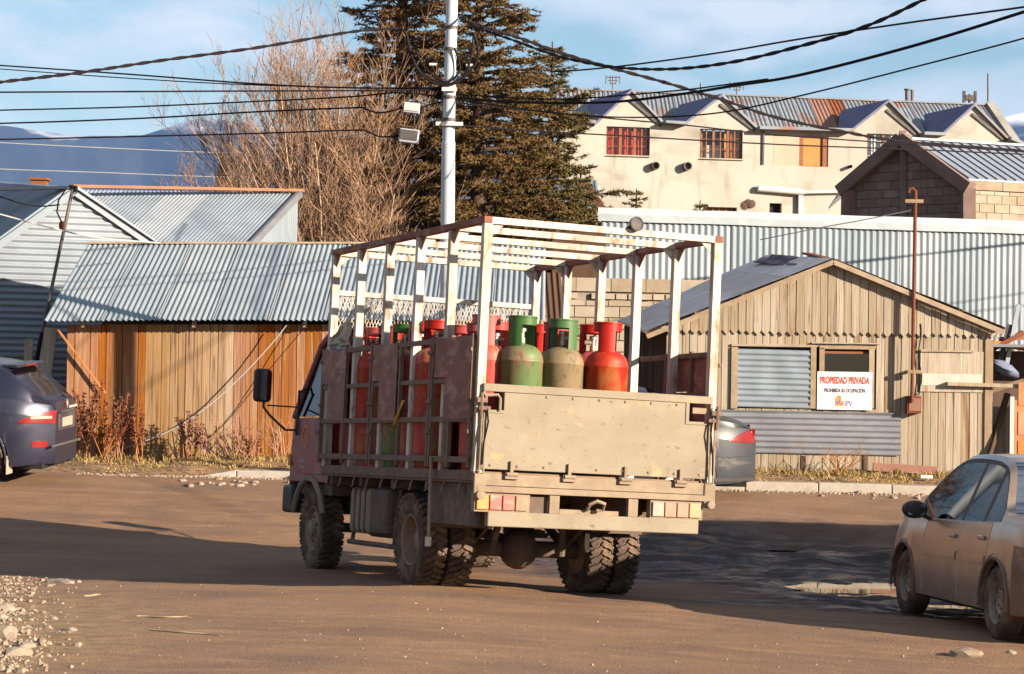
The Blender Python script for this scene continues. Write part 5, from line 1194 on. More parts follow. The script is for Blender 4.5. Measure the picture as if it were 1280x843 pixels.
# grey tarpaulin bundled over the front of the side gate
def tarp_fn(u, v):
    y = lerp(3.36, 3.98, u); t = v; z = lerp(1.15, 1.52-.32*(u**1.5), t); n = noise.noise((y*6, t*3.5, 2))*.05+noise.noise((y*14, t*6, 5))*.02
    return TRM@V((-1.10-.05*math.sin(t*math.pi)+n-.0+.05*t, y+.02*n, z+.3*n))
mb = MB(); mb.grid(tarp_fn, 34, 26); b0 = len(mb.v); mb.grid(lambda u, v: tarp_fn(u, v)+(TRM.to_3x3()@V((.10+.04*math.sin(v*3), 0, 0))), 34, 26)
tag(mb.build('tarpaulin', mat('grey_tarpaulin', (.42, .38, .30), (.28, .25, .2), (5, 5, 5), .8, 0, .3, 20), None, True), 'crumpled grey tarpaulin stuffed over the front of the truck side gate', 'tarpaulin')
mb = MB()
rp_ = [(-1.148, 1.83, .58), (-1.16, 1.80, .50), (-1.165, 1.86, .42), (-1.15, 1.95, .33)]
mb.grid(lambda u, v: TRM@V((-1.15-.015*math.sin(u*5+v*4), lerp(1.62, 1.78, u)+.30*v**1.4*(1-u*.55), lerp(.60, .36, v)-.03*u)), 8, 12)
tag(mb.build('yellow_rag', mat('yellow_rag', (.55, .30, .06), (.42, .2, .05), (9, 9, 9), .9), None, True), 'dirty yellow rag tied to the truck side gate', 'rag')
# ================================================================== gas cylinders
m_cr = mat('red_cylinder', (.42, .035, .02), (.31, .03, .02), (3, 3, 3), .58, 0, .06, 30, .10, ((.33, .12, .055), (6, 6, 3.4), .47, .62), ((.12, .032, .02), (15, 15, 9), .58, .72), spec=.4)
m_cg = mat('green_cylinder', (.075, .15, .035), (.11, .14, .04), (2.2, 2.2, 2.2), .55, 0, .06, 30, .10, ((.19, .10, .045), (6, 6, 3.2), .47, .60), ((.07, .045, .03), (16, 16, 8), .58, .70), spec=.4)
m_cg2 = mat('rusted_green_cylinder', (.11, .12, .045), (.17, .125, .06), (2.4, 2.4, 2.4), .6, 0, .08, 30, 0, ((.21, .15, .085), (6, 6, 3), .42, .56), ((.085, .055, .03), (16, 16, 8), .55, .68), spec=.3)
m_cgc = mat('green_collar', (.03, .115, .018), (.045, .10, .024), (4, 4, 4), .5, 0, .05, None, .1)
m_crc = mat('red_collar', (.38, .02, .014), (.30, .025, .018), (4, 4, 4), .5, 0, .05, None, .1)
m_brass = mat('valve_metal', (.52, .46, .40), (.38, .33, .28), (9, 9, 9), .4, .6, .05)
def cyl_meshes():
    r = .186; mb = MB(); pr = [(0, .035), (.10, .04), (.155, .065), (r-.004, .12), (r, .16), (r, .93), (r+.003, .934), (r+.003, .95), (r, .954)]
    for k in range(1, 9): t = k*math.pi/2/8; pr.append((r*math.cos(t)**.8 if k < 8 else .03, .954+.135*math.sin(t)))
    pr += [(.03, 1.10), (0, 1.10)]
    mb.lathe(pr, 28); body = mb
    mb = MB(); mb.lathe([(.15, .0), (.155, .0), (.155, .075), (.15, .075)], 24); foot = mb
    mb = MB()                                          # collar: two wide legs, open windows, full top ring
    def arc(a0, a1, z0, z1, r0=.112, th=.008):
        n = max(3, int((a1-a0)/.22)); mb.lathe([(r0, z0), (r0+th, z0), (r0+th+.002, z1), (r0, z1), (r0, z0)], n, None, a0, a1)
    arc(0, 2*math.pi, 1.245, 1.315)
    arc(-.55, .75, 1.03, 1.246); arc(math.pi-.55, math.pi+.75, 1.03, 1.246)
    mb.lathe([(.123, 1.305), (.127, 1.31), (.125, 1.322), (.112, 1.322), (.11, 1.31)], 26); collar = mb
    mb = MB(); mb.lathe([(.028, 1.08), (.028, 1.14), (.02, 1.145), (.02, 1.19), (.035, 1.195), (.035, 1.225), (0, 1.23)], 12); mb.tube([(0, 0, 1.165), (.075, 0, 1.165)], .018, 8); valve = mb
    res = []
    for m_, nm in ((body, 'body'), (foot, 'foot_ring'), (collar, 'collar'), (valve, 'valve')):
        me = m_.mesh(nm); me.polygons.foreach_set('use_smooth', [True]*len(me.polygons)); me.set_sharp_from_angle(angle=R(40)); me.materials.append(None); res.append((nm, me))
    return res
CM = cyl_meshes()
def cylinder(x, y, colr, ang, label, zoff=0):
    Mc = TRM@Matrix.Translation((x, y, -.008+zoff))@Matrix.Rotation(ang, 4, 'Z')
    r = empty('gas_cylinder', (0, 0, 0), label, 'gas cylinder', 'gas cylinders on the truck bed', Mc)
    for nm, me in CM:
        o = bpy.data.objects.new(nm, me); col.objects.link(o); o.parent = r; wm[o.name] = Mc
        o.material_slots[0].link = 'OBJECT'; g = colr == 'g'
        o.material_slots[0].material = {'body': (m_cg2 if 'rust' in label else m_cg) if g else m_cr, 'foot_ring': m_cg if g else m_cr, 'collar': m_cgc if g else m_crc, 'valve': m_brass}[nm]
cylinder(-.87, .45, 'r', -2.0, 'faded orange red gas cylinder at the rear left corner post of the bed')
cylinder(-.225, .30, 'g', -1.0, 'rust stained gas cylinder with a bright green collar above the tailgate')
cylinder(.19, .30, 'r', -2.15, 'bright red gas cylinder nearest the open right side above the tailgate')
cylinder(-.615, .26, 'g', -2.75, 'olive green gas cylinder with a dark green collar above the tailgate')
inner = 'gas cylinder packed in the rows behind the tailgate row'
lay = {0: [None, None, None, 'r', 'r', 'g', 'r', 'r', 'r'], 1: [None, 'r', 'r', 'r', 'r', 'r', 'g', 'r', 'r'], 2: [None, 'r', 'r', 'g', 'r', 'r', 'r', 'r', 'r'], 3: [None, 'r', 'g', 'r', 'r', 'r', 'r', 'g', 'r']}
for c_i, cx in enumerate((-.88, -.485, -.09, .305)):
    for k in range(9):
        q = lay[c_i][k]
        if q and not (c_i == 1 and k == 1): cylinder(cx+rnd(-.01, .01)-(.06 if c_i == 3 else 0), .32+.42*k+rnd(-.01, .01), q, rnd(0, 6.28), ('red ' if q == 'r' else 'green ')+('gas cylinder standing against the side gate with the yellow rag' if c_i == 0 else 'gas cylinder in the outer row facing the open cargo space' if c_i == 3 else inner))
# ================================================================== cars
def pchip(pts):
    xs_ = [p[0] for p in pts]; ys_ = [p[1] for p in pts]; n = len(xs_)
    d = [(ys_[i+1]-ys_[i])/(xs_[i+1]-xs_[i]) for i in range(n-1)]; m = [d[0]]+[0 if d[i-1]*d[i] <= 0 else 2*d[i-1]*d[i]/(d[i-1]+d[i]) for i in range(1, n-1)]+[d[-1]]
    def f(x):
        if x <= xs_[0]: return ys_[0]
        if x >= xs_[-1]: return ys_[-1]
        i = 0
        while xs_[i+1] < x: i += 1
        h = xs_[i+1]-xs_[i]; t = (x-xs_[i])/h
        return ys_[i]*(1+2*t)*(1-t)**2+m[i]*h*t*(1-t)**2+ys_[i+1]*t*t*(3-2*t)+m[i+1]*h*t*t*(t-1)
    return f
def car_mesh_wheel(rw, wt, s, steel=True):
    q = Matrix.Rotation(R(-90)*s, 4, 'X')      # axle along local Y, outside towards +s*Y
    mb = MB(); pr = [(rw*.60, .062), (rw*.585, .078), (rw*.55, .062), (rw*.53, .01), (rw*.45, .03), (rw*.30, .045), (rw*.22, .03), (rw*.12, .035), (0, .035)]
    mb.lathe(pr, 26, q); mb.lathe([(rw*.6, -.08), (0, -.08)], 16, q); rim = mb
    mb = MB(); mb.lathe([(rw*.58, -wt*.42), (rw*.72, -wt*.5), (rw*.88, -wt*.5), (rw*.965, -wt*.42), (rw, -wt*.32), (rw, wt*.32), (rw*.965, wt*.42), (rw*.88, wt*.5), (rw*.72, wt*.5), (rw*.58, wt*.42)], 36, q)
    for k in range(44):
        t = k*2*math.pi/44
        for yy in (-.045, 0, .045): mb.box(V((rw*math.cos(t), yy*wt/.2, rw*math.sin(t))), (.010, .036*wt/.2, .024), Matrix.Rotation(-t, 3, 'Y'))
    ty = mb; mb = MB()
    for k in range(8):
        t = k*2*math.pi/8; mb.lathe([(rw*.055, .042), (0, .043)], 8, q@Matrix.Translation((rw*.38*math.cos(t), rw*.38*math.sin(t), 0)))
    hol = mb; mb = MB()
    for k in range(4): t = k*math.pi/2+.4; mb.lathe([(.010, .03), (.010, .05), (0, .05)], 6, q@Matrix.Translation((rw*.17*math.cos(t), rw*.17*math.sin(t), 0)))
    rim.add(mb.v, mb.f)
    return rim, ty, hol
def car(name, label, S, paint, lowpaint, Mw, group=None):
    root = empty(name, (0, 0, 0), label, S.get('cat', 'car'), group, Mw)
    x0, x1 = S['x0'], S['x1']; wb = S['wb']; rw = S['rw']; ra = rw+S.get('gap', .055)
    top, belt, hw0 = pchip(S['top']), pchip(S['belt']), S['hw']; roofz = max(p[1] for p in S['top']); rhw = S['rhw']; zs = S['sill']
    ax = (wb/2, -wb/2)
    def hw(x):
        r = hw0-.02*((x-.0)/2.0)**2
        tr = max(0, (x0+S['rr']-x)/S['rr']); tf = max(0, (x-(x1-S['rf']))/S['rf']); return r-S['kr']*tr**2.3-S['kf']*tf**2.3
    def zbot(x):
        z = zs+.03*max(0, (x0+.5-x)/.5)+.02*max(0, (x-x1+.5)/.5)
        for a in ax:
            d = ra*ra-(x-a)**2
            if d > 0: z = max(z, rw+math.sqrt(d))
        return z
    seams = S['seams']
    st = set(round(x0+(x1-x0)*i/96, 4) for i in range(97))
    for a in ax:
        for k in range(25): st.add(round(a+ra*math.cos(k*math.pi/24), 4))
    for a in seams: st = {q for q in st if abs(q-a) > .018} | {a-.013, a-.007, a+.007, a+.013}
    for a in S['cuts']: st = {q for q in st if abs(q-a) > .008} | {a}
    st = sorted(st)
    def section(x):
        w = hw(x); zt = top(x); zb_ = min(belt(x), zt-.025); g = max(0, min(1, (zt-zb_-.03)/(roofz-zb_-.03))); b = zbot(x)
        gr = .020 if any(abs(x-a) < .008 for a in seams) else 0
        y7 = lerp(w-.045, rhw, g**.9); z7 = zt-lerp(.012, .060, g)
        zm = lerp(zs, zb_, .58); zq = lerp(zs, zb_, .80)
        arch = b > zs+.06
        z1 = max(b+.012, zs+.05); z2 = max(b+.024, lerp(zs, zb_, .30)); z3 = max(b+.034, zm)
        r = [(w-.055, b), (w-.022 if not arch else w+.004, max(b+.006, zs+.012)), (w-.012 if not arch else w+.006, z1), (w, z2), (w+.004, z3), (w-.012, max(b+.042, zq)), (w-.045, zb_)]
        r = [(y-gr, z) for y, z in r]
        p6 = (w-.055, zb_+.012)
        r += [p6, (lerp(p6[0], y7, .93), lerp(p6[1], z7, .93)), (y7, z7), (y7*.90, zt-lerp(.005, .022, g)), (y7*.5, zt-lerp(.0, .006, g)), (0, zt)]
        return r
    secs = [section(x) for x in st]; nr = len(secs[0])
    parts = {}
    def put(key, quad): parts.setdefault(key, []).append(quad)
    ws0, ws1 = S['ws']; rs0, rs1 = S['rs']        # windscreen and rear screen x ranges
    for i in range(len(st)-1):
        xm = (st[i]+st[i+1])/2
        for j in range(nr-1):
            key = 'body'
            if j < 7:
                for (n_, a, b) in S['doors']:
                    if a < xm < b and j < 6: key = n_
                if key == 'body' and j < 5 and (xm < S['bump_r'] or xm > S['bump_f']) : key = 'bumper_rear' if xm < 0 else 'bumper_front'
            if j in (7, 8) and S['wins'][0][1]-.03 < xm < S['wins'][-1][2]-.05: key = 'window_surround'
            if j == 7:
                for (n_, a, b) in S['wins']:
                    if a < xm < b: key = n_
            if j in (10, 11) or (j == 9 and False):
                if ws0 < xm < ws1: key = 'windscreen'
                if rs0 < xm < rs1: key = 'rear_screen'
            for s in (1, -1):
                q = [V((st[i], s*secs[i][j][0], secs[i][j][1])), V((st[i+1], s*secs[i+1][j][0], secs[i+1][j][1])), V((st[i+1], s*secs[i+1][j+1][0], secs[i+1][j+1][1])), V((st[i], s*secs[i][j+1][0], secs[i][j+1][1]))]
                if s < 0: q = q[::-1]
                put((key, s if key.split('#')[0] in ('door', 'side_window') or key == 'sill' else 0), q)
    for i, key in ((0, 'bumper_rear'), (len(st)-1, 'bumper_front')):     # end caps
        x = st[i]; sec = secs[i]
        for j in range(nr-1):
            k = key if j < 5 else 'body'; q = [V((x, sec[j][0], sec[j][1])), V((x, sec[j+1][0], sec[j+1][1])), V((x, -sec[j+1][0], sec[j+1][1])), V((x, -sec[j][0], sec[j][1]))]
            put((k, 0), q if i == 0 else q[::-1])
    objs = {}
    for (key, s), qs in parts.items():
        idx, mb = {}, MB()
        for q in qs:
            f = []
            for p in q:
                k = (round(p.x, 4), round(p.y, 4), round(p.z, 4))
                if k not in idx: idx[k] = len(mb.v); mb.v.append(tuple(p))
                if idx[k] not in f: f.append(idx[k])
            if len(f) > 2: mb.f.append(tuple(f))
        base = key.split('#')[0]; mt = {'side_window': m_glass, 'windscreen': m_glass, 'rear_screen': m_glass2, 'sill': lowpaint, 'window_surround': m_blk, 'bumper_rear': lowpaint, 'bumper_front': lowpaint}.get(base, paint)
        objs[(key, s)] = mb.build(base if not base.startswith('bumper') else base, mt, root, 'all' if base in ('windscreen',) else 30, True)
    def side_y(x, z):
        sec = section(x)
        for (ya, za), (yb, zb_) in zip(sec[1:], sec[2:]):
            if za <= z <= zb_: return lerp(ya, yb, (z-za)/max(1e-6, zb_-za))
        return sec[3][0]
    def patch(nm, mt, xa, xb, za, zb_, s, off, par=None, edge=0, n=(10, 6)):   # a lens or trim lying on the flank
        mb = MB()
        def fn(u, v):
            x = lerp(xa, xb, u); lo = za+edge*abs(2*u-1)**2*.5; hi = zb_-edge*abs(2*u-1)**2*.5; z = lerp(lo, hi, v)
            bul = math.sin(math.pi*u)*.3+.7
            if edge > 0: tpr = (u if x < 0 else 1-u)**1.6; lo = za+edge*.25*tpr; hi = zb_-edge*(1.5*tpr); z = lerp(lo, hi, v)
            return V((x-off*.3 if x < 0 else x, s*(side_y(x, z)+off*bul), z))
        mb.grid(fn, *n); b0 = len(mb.v); nv = n[1]+1; nu = n[0]+1
        mb.v += [(x, y-s*(off+.012), z) for x, y, z in mb.v[:b0]]
        ring = [i*nv for i in range(nu)]+[(nu-1)*nv+j for j in range(1, nv)]+[i*nv+nv-1 for i in range(nu-2, -1, -1)]+[j for j in range(nv-2, 0, -1)]
        for a, b in zip(ring, ring[1:]+ring[:1]): mb.f.append((a, b, b+b0, a+b0))
        return mb.build(nm, mt, par or root, 40, True)
    root['_x'] = 0; del root['_x']
    # arch lips, wheels, wheel wells
    for a in ax:
        for s in (1, -1):
            arc = [V((a+(ra+.004)*math.cos(t), s*(hw(a)+.004), rw+(ra+.004)*math.sin(t))) for t in [R(-8)+k*R(196)/20 for k in range(21)]]
            arc = [p for p in arc if p.z > zs-.02]
            mb = MB(); mb.tube(arc, .016, 6); mb.build('arch_lip', lowpaint, root, True, True)
            mb = MB(); mb.lathe([(ra+.03, -.0), (ra+.03, .30), (0, .30)], 20, Matrix.Translation((a, s*(hw(a)-.03), rw))@Matrix.Rotation(R(90)*s, 4, 'X'), 0 if s > 0 else math.pi, math.pi if s > 0 else 2*math.pi); mb.build('wheel_well', m_dark, root, False, True)
            rim, ty, hol = car_mesh_wheel(rw, S['wt'], s); wo = V((a, s*(hw(a)-.015-S['wt']/2), rw))
            sh = lambda mb_: setattr(mb_, 'v', [tuple(V(v)+wo) for v in mb_.v])
            for q in (rim, ty, hol): sh(q)
            w = rim.build('wheel', S.get('rim', m_rim), root, 35, True); ty.build('tyre', S.get('tyre', m_tyre), w, 35, True); hol.build('rim_hole', m_dark, w, False, True)
    # underbody and interior
    mb = MB(); mb.bb((x0+.12, -hw0+.28, zs-.03), (x1-.12, hw0-.28, zs+.05)); mb.bb((-wb/2+ra+.05, -hw0+.1, zs-.02), (wb/2-ra-.05, hw0-.1, zs+.06)); mb.build('underbody', m_dark, root, False, True)
    mb = MB(); mb.tube([(-wb/2, -hw0+.15, rw-.02), (-wb/2, hw0-.15, rw-.02)], .04, 8); mb.build('axle_beam', m_chass, root, True, True)
    bz = belt(0)
    mb = MB(); mb.bb((ws0-.35, -hw0+.12, bz-.25), (ws0+.15, hw0-.12, bz-.02)); mb.build('dashboard', m_blk, root, False, True, .05)
    for xq in S['seats']:
        for yq in (-.36, .36):
            mb = MB(); mb.bb((xq-.25, yq-.24, zs+.15), (xq+.28, yq+.24, zs+.38)); mb.bb((xq-.36, yq-.24, zs+.3), (xq-.22, yq+.24, bz+.12)); so = mb.build('seat', m_blk, root, False, True, .05)
            mb = MB(); mb.bb((xq-.38, yq-.13, bz+.14), (xq-.28, yq+.13, bz+.32)); mb.build('headrest', m_blk, so, False, True, .04)
    mb = MB(); mb.bb((S['seats'][-1]-.5 if len(S['seats']) > 1 else x0+.4, -hw0+.15, bz-.30), (S['seats'][-1]-.34, hw0-.15, bz-.06)); mb.build('parcel_shelf', m_blk, root, False, True)
    for s in (1, -1):                               # door mirror
        c = V((ws0+.16, s*(hw(ws0)+.095), belt(ws0)+.075)); mb = MB(); mb.lathe([(0, -.5), (.30, -.47), (.46, -.33), (.52, 0), (.46, .33), (.30, .47), (0, .5)], 16, Matrix.Translation(c)@Matrix.Rotation(R(90), 4, 'Y')@Matrix.Diagonal((.15, .22, .13, 1))); mo = mb.build('door_mirror', S.get('mirror', paint), root, True, True)
        mb = MB(); mb.bar(c+V((0, -s*.06, -.04)), c+V((0, -s*.16, -.085)), .05, .03); mb.build('mirror_stalk', m_blk, mo, False, True)
        mb = MB(); mb.bb(c+V((-.058, -.07, -.045)), c+V((-.0555, .07, .045))); mb.build('mirror_glass', m_mir, mo, False, True)
    for (n_, a, b) in S['doors']:
        for s in (1, -1):
            d = objs.get((n_, s)); xh = a+.14; zh = belt(xh)-.115
            mb = MB(); mb.bb((xh-.07, s*(side_y(xh, zh)+.002), zh-.018), (xh+.07, s*(side_y(xh, zh)+.028), zh+.018)); mb.build('handle', S.get('handle', paint), d, False, True, .01)
            mz = S.get('mould')
            if mz: patch('side_moulding', S.get('mouldm', paint), a+.015, b-.015, mz-.032, mz+.032, s, .024, d, 0, (16, 3))
    for (nm, mt, xa, xb, za, zb_, off, edge) in S['patches']:
        for s in (1, -1): patch(nm, mt, xa, xb, za, zb_, s, off, None, edge)
    return root, section, side_y
def car_matrix(pa, heading, wb, track):
    h = V((math.cos(heading), math.sin(heading), 0)); l = V((-h.y, h.x, 0)); c = V(pa)
    f, b = c+h*wb/2, c-h*wb/2; e = [q+l*s*track/2 for q in (f, b) for s in (1, -1)]
    z = [GZ(q.x, q.y) for q in e]; fx = V((h.x, h.y, ((z[0]+z[1])-(z[2]+z[3]))/2/wb)).normalized(); ly = V((l.x, l.y, ((z[0]+z[2])-(z[1]+z[3]))/2/track)); up = fx.cross(ly).normalized(); ly = up.cross(fx)
    M = Matrix((fx, ly, up)).transposed().to_4x4(); M.translation = V((c.x, c.y, sum(z)/4-.006)); return M
# dusty small saloon on the right ------------------------
m_taupe = mat('dusty_silver_paint', (.43, .325, .25), (.35, .26, .20), (2.5, 2.5, 2.5), .33, .4, .03, 60, 0, ((.22, .15, .11), (1.6, 1.6, 3), .52, .76), spec=.6, coat=.5)
m_taupe_low = mat('mud_splashed_paint', (.20, .13, .085), (.15, .097, .066), (3, 3, 4), .75, 0, .08, 40, 0, ((.30, .20, .135), 6, .5, .7))
m_taillens = mat('tail_lens', (.22, .006, .006), (.17, .006, .006), (5, 5, 5), .2, 0, 0, spec=.6)
CS = dict(x0=-2.03, x1=2.0, wb=2.44, rw=.287, hw=.800, rhw=.535, sill=.205, wt=.175, rr=.42, rf=.55, kr=.20, kf=.30,
    top=[(-2.03, .80), (-1.98, .90), (-1.85, .955), (-1.62, .97), (-1.30, .985), (-.78, 1.39), (-.45, 1.445), (0, 1.455), (.28, 1.44), (.50, 1.38), (1.18, .975), (1.3, .93), (1.62, .865), (1.85, .75), (1.96, .62), (2.0, .52)],
    belt=[(-2.03, .86), (-1.3, .90), (-.6, .88), (.4, .86), (1.2, .84), (1.6, .76), (2.0, .55)],
    seams=[-1.02, -.30, .66], cuts=[-.82, -.74, -.28, -.20, .52],
    doors=[('door#r', -1.011, -.309), ('door#f', -.291, .651)], wins=[('side_window#q', -1.14, -.82), ('side_window#r', -.74, -.28), ('side_window#f', -.20, 1.02)],
    ws=(.46, 1.2), rs=(-1.28, -.74), bump_r=-1.62, bump_f=1.55, seats=(.25, -.55), mould=.60, rim=mat('steel_hubcap', (.34, .28, .225), (.25, .20, .16), (8, 8, 8), .6, .2, .1), mirror=m_blk, mouldm=m_taupe,
    patches=[('tail_light', m_taillens, -2.02, -1.82, .62, .86, .008, .03), ('head_light', m_lwh, 1.70, 1.94, .56, .70, .006, .02), ('indicator', m_lor, 1.12, 1.20, .63, .67, .006, .01)])
pr_, pf_ = W(1243, 797, 19.3), W(1131, 767, 21.7)
hd = math.atan2(pf_.y-pr_.y, pf_.x-pr_.x); rgt = V((math.sin(hd), -math.cos(hd), 0)); cen = (pr_+pf_)/2+rgt*.76
m_cor_s, _, _ = car('parked_saloon', 'small dusty taupe saloon parked beside the muddy puddles', CS, m_taupe, m_taupe_low, car_matrix(cen, hd, 2.44, 1.4))
# dark blue suv on the left ------------------------------
m_navy = mat('dark_blue_grey_paint', (.024, .026, .05), (.02, .022, .042), (2, 2, 2), .32, .4, .02, None, 0, ((.12, .10, .10), (2, 2, 3), .60, .85), spec=.5, coat=.25)
m_navy_low = mat('dusty_dark_paint', (.055, .05, .06), (.042, .038, .047), (3, 3, 3), .6, .1, .03, None, 0, ((.17, .13, .11), 4, .55, .8))
SS = dict(x0=-2.28, x1=2.22, wb=2.69, rw=.355, hw=.915, rhw=.62, sill=.25, wt=.22, rr=.85, rf=.60, kr=.42, kf=.34, gap=.06, cat='suv',
    top=[(-2.28, .96), (-2.25, 1.06), (-2.12, 1.15), (-1.82, 1.39), (-1.66, 1.52), (-1.2, 1.60), (-.4, 1.64), (.1, 1.62), (.40, 1.56), (1.15, 1.12), (1.3, 1.08), (1.8, .98), (2.1, .84), (2.22, .62)],
    belt=[(-2.28, 1.02), (-1.6, 1.13), (-.6, 1.06), (.6, 1.03), (1.2, 1.0), (1.8, .88), (2.22, .66)],
    seams=[-.98, -.02, .98], cuts=[-1.5, -1.0, -.92, -.06, .04, .6], doors=[('door#r', -.971, -.029), ('door#f', -.011, .971)],
    wins=[('side_window#q', -1.55, -1.0), ('side_window#r', -.92, -.06), ('side_window#f', .04, 1.05)], ws=(.42, 1.16), rs=(-2.14, -1.72), bump_r=-1.72, bump_f=1.7, seats=(.2, -.7), mould=None,
    rim=mat('alloy_rim', (.34, .31, .29), (.26, .23, .21), (6, 6, 6), .5, .3, .05), patches=[('tail_light', m_taillens, -2.275, -1.88, .80, .97, .014, .09), ('fog_reflector', m_taillens, -2.20, -2.04, .50, .58, .006, .0), ('reverse_lens', m_lwh2, -2.24, -2.02, .865, .90, .020, .0), ('head_light', m_lwh, 1.85, 2.18, .72, .86, .008, .05)])
rl_ = on_ground(-32, 608); hd2 = math.pi-R(6.5); h2 = V((math.cos(hd2), math.sin(hd2), 0)); cen2 = rl_+h2*(2.69/2)+V((-h2.y, h2.x, 0))*-.86
suv, sec_, sy_ = car('parked_suv', 'dark blue grey suv seen from behind beside the plank shed', SS, m_navy, m_navy, car_matrix(cen2, hd2, 2.69, 1.6))
def loc(nm, mt, a, b, par=None, bv=.006):
    mb = MB(); mb.bb(a, b); return mb.build(nm, mt, par or suv, False, True, bv)
loc('rear_spoiler', m_navy, (-1.80, -.58, 1.505), (-1.58, .58, 1.545), None, .015); loc('brake_light', m_taillens, (-1.806, -.2, 1.512), (-1.79, .2, 1.535))
pl_ = loc('plate_recess', m_navy_low, (-2.292, -.36, .70), (-2.275, .36, .92)); loc('number_plate', m_lwh2, (-2.300, -.22, .74), (-2.291, .22, .86), pl_); loc('plate_handle', m_steel, (-2.31, -.30, .925), (-2.28, .30, .955), pl_, .006)
for s in (-1, 1): loc('mud_flap', m_lwh2, (-1.78, s*.66, .16), (-1.765, s*.9, .40))
loc('bumper_trim', m_steel, (-2.295, -.62, .50), (-2.27, .62, .53)); loc('exhaust', m_steel, (-2.24, -.55, .24), (-1.9, -.48, .29))
mb = MB(); mb.tube([(-2.22, 0, 1.13), (-2.30, .05, 1.12), (-2.26, .25, 1.20)], .012, 6); mb.build('wiper', m_blk, suv, True, True)
mb = MB(); mb.prism([(-2.285, 0, 1.09), (-2.285, .035, 1.03), (-2.285, 0, .97), (-2.285, -.035, 1.03)], V((-.012, 0, 0))); mb.build('badge', m_lwh2, suv, False, True)
mb = MB()
for k in range(8): mb.bb((-2.289, -.12-k*.045, .965), (-2.279, -.15-k*.045, .995))
mb.build('badge_lettering', m_lwh, suv, False, True)
# silver grey saloon behind the truck ---------------------
m_silv = mat('steel_grey_paint', (.024, .027, .036), (.019, .022, .029), (2, 2, 2), .45, .1, .02, None, 0, ((.09, .075, .065), (2, 2, 4), .62, .85), spec=.5, coat=.15)
m_silv_low = mat('dusty_grey_paint', (.035, .038, .047), (.028, .03, .037), (3, 3, 3), .5, .1, .02, None, 0, ((.17, .145, .125), (2, 2, 5), .56, .76))
GS = dict(x0=-2.24, x1=2.22, wb=2.64, rw=.31, hw=.885, rhw=.58, sill=.21, wt=.2, rr=.85, rf=.6, kr=.42, kf=.34,
    top=[(-2.24, .78), (-2.22, .86), (-2.14, .95), (-1.98, 1.015), (-1.75, 1.06), (-1.45, 1.10), (-.8, 1.40), (-.4, 1.45), (0, 1.46), (.3, 1.44), (.6, 1.36), (1.35, 1.0), (1.5, .96), (1.9, .86), (2.1, .72), (2.22, .55)],
    belt=[(-2.24, .92), (-1.4, .97), (-.6, .93), (.4, .91), (1.3, .88), (1.8, .78), (2.22, .56)],
    seams=[-1.08, -.12, .84], cuts=[-.9, -.82, -.16, -.06, .6], doors=[('door#r', -1.071, -.129), ('door#f', -.111, .831)],
    wins=[('side_window#q', -1.2, -.9), ('side_window#r', -.82, -.16), ('side_window#f', -.06, 1.15)], ws=(.5, 1.36), rs=(-1.43, -.8), bump_r=-1.74, bump_f=1.7, seats=(.25, -.65), mould=None,
    patches=[('tail_light', m_taillens, -2.22, -1.86, .75, .93, .010, .10), ('bumper_strip', m_silv, -2.235, -1.5, .575, .60, .012, .0), ('bumper_lip', m_blk, -2.235, -1.62, .245, .30, .01, .0), ('head_light', m_lwh, 1.85, 2.15, .60, .74, .008, .05)])
re_ = W(947, 608, 33.0); hd3 = math.pi-R(1); cen3 = V((re_.x+math.cos(hd3)*2.24, 33.15+.0, 0)); cen3 = V((re_.x-2.33, 32.9, 0))
gsl, _, _ = car('parked_sedan', 'steel grey sedan partly hidden behind the truck, its tail towards the cottage', GS, m_silv, m_silv_low, car_matrix(cen3, hd3, 2.64, 1.55))
mb = MB(); mb.bb((-2.25, -.26, .60), (-2.235, .26, .72)); mb.build('number_plate', m_white, gsl, False, True)
# rendered garage, unseen, added right of the frame to cast shade across the mud
ga = empty('shadow_garage', (10.6, 21.3, ground_z(8, 21)), 'unseen low flat roofed building added to cast shade over the mud', 'shadow_garage')
gz_ = ground_z(8.7, 21)-.3
for a, b in (((8.7, 16.4, gz_), (8.9, 26.0, 2.35)), ((8.9, 25.8, gz_), (12.6, 26.0, 2.35)), ((8.9, 16.4, gz_), (12.6, 16.6, 2.35)), ((12.6, 16.4, gz_), (12.8, 26.0, 2.35))):
    mb = MB(); mb.bb(a, b); mb.build('wall', m_stucco, ga)
mb = MB(); mb.bb((8.55, 16.25, 2.352), (12.95, 26.15, 2.5)); mb.build('roof_slab', m_kerb, ga, bevel=.02)
for y in (17.6, 21.0):
    mb = MB(); mb.bb((8.66, y, gz_), (8.698, y+2.6, 1.95)); d_ = mb.build('garage_door', m_wood_trim, ga)
    for k in range(6): mb = MB(); mb.bb((8.64, y+.06, .1+k*.31), (8.659, y+2.54, .38+k*.31)); mb.build('door_slat', m_wood_trim, d_)
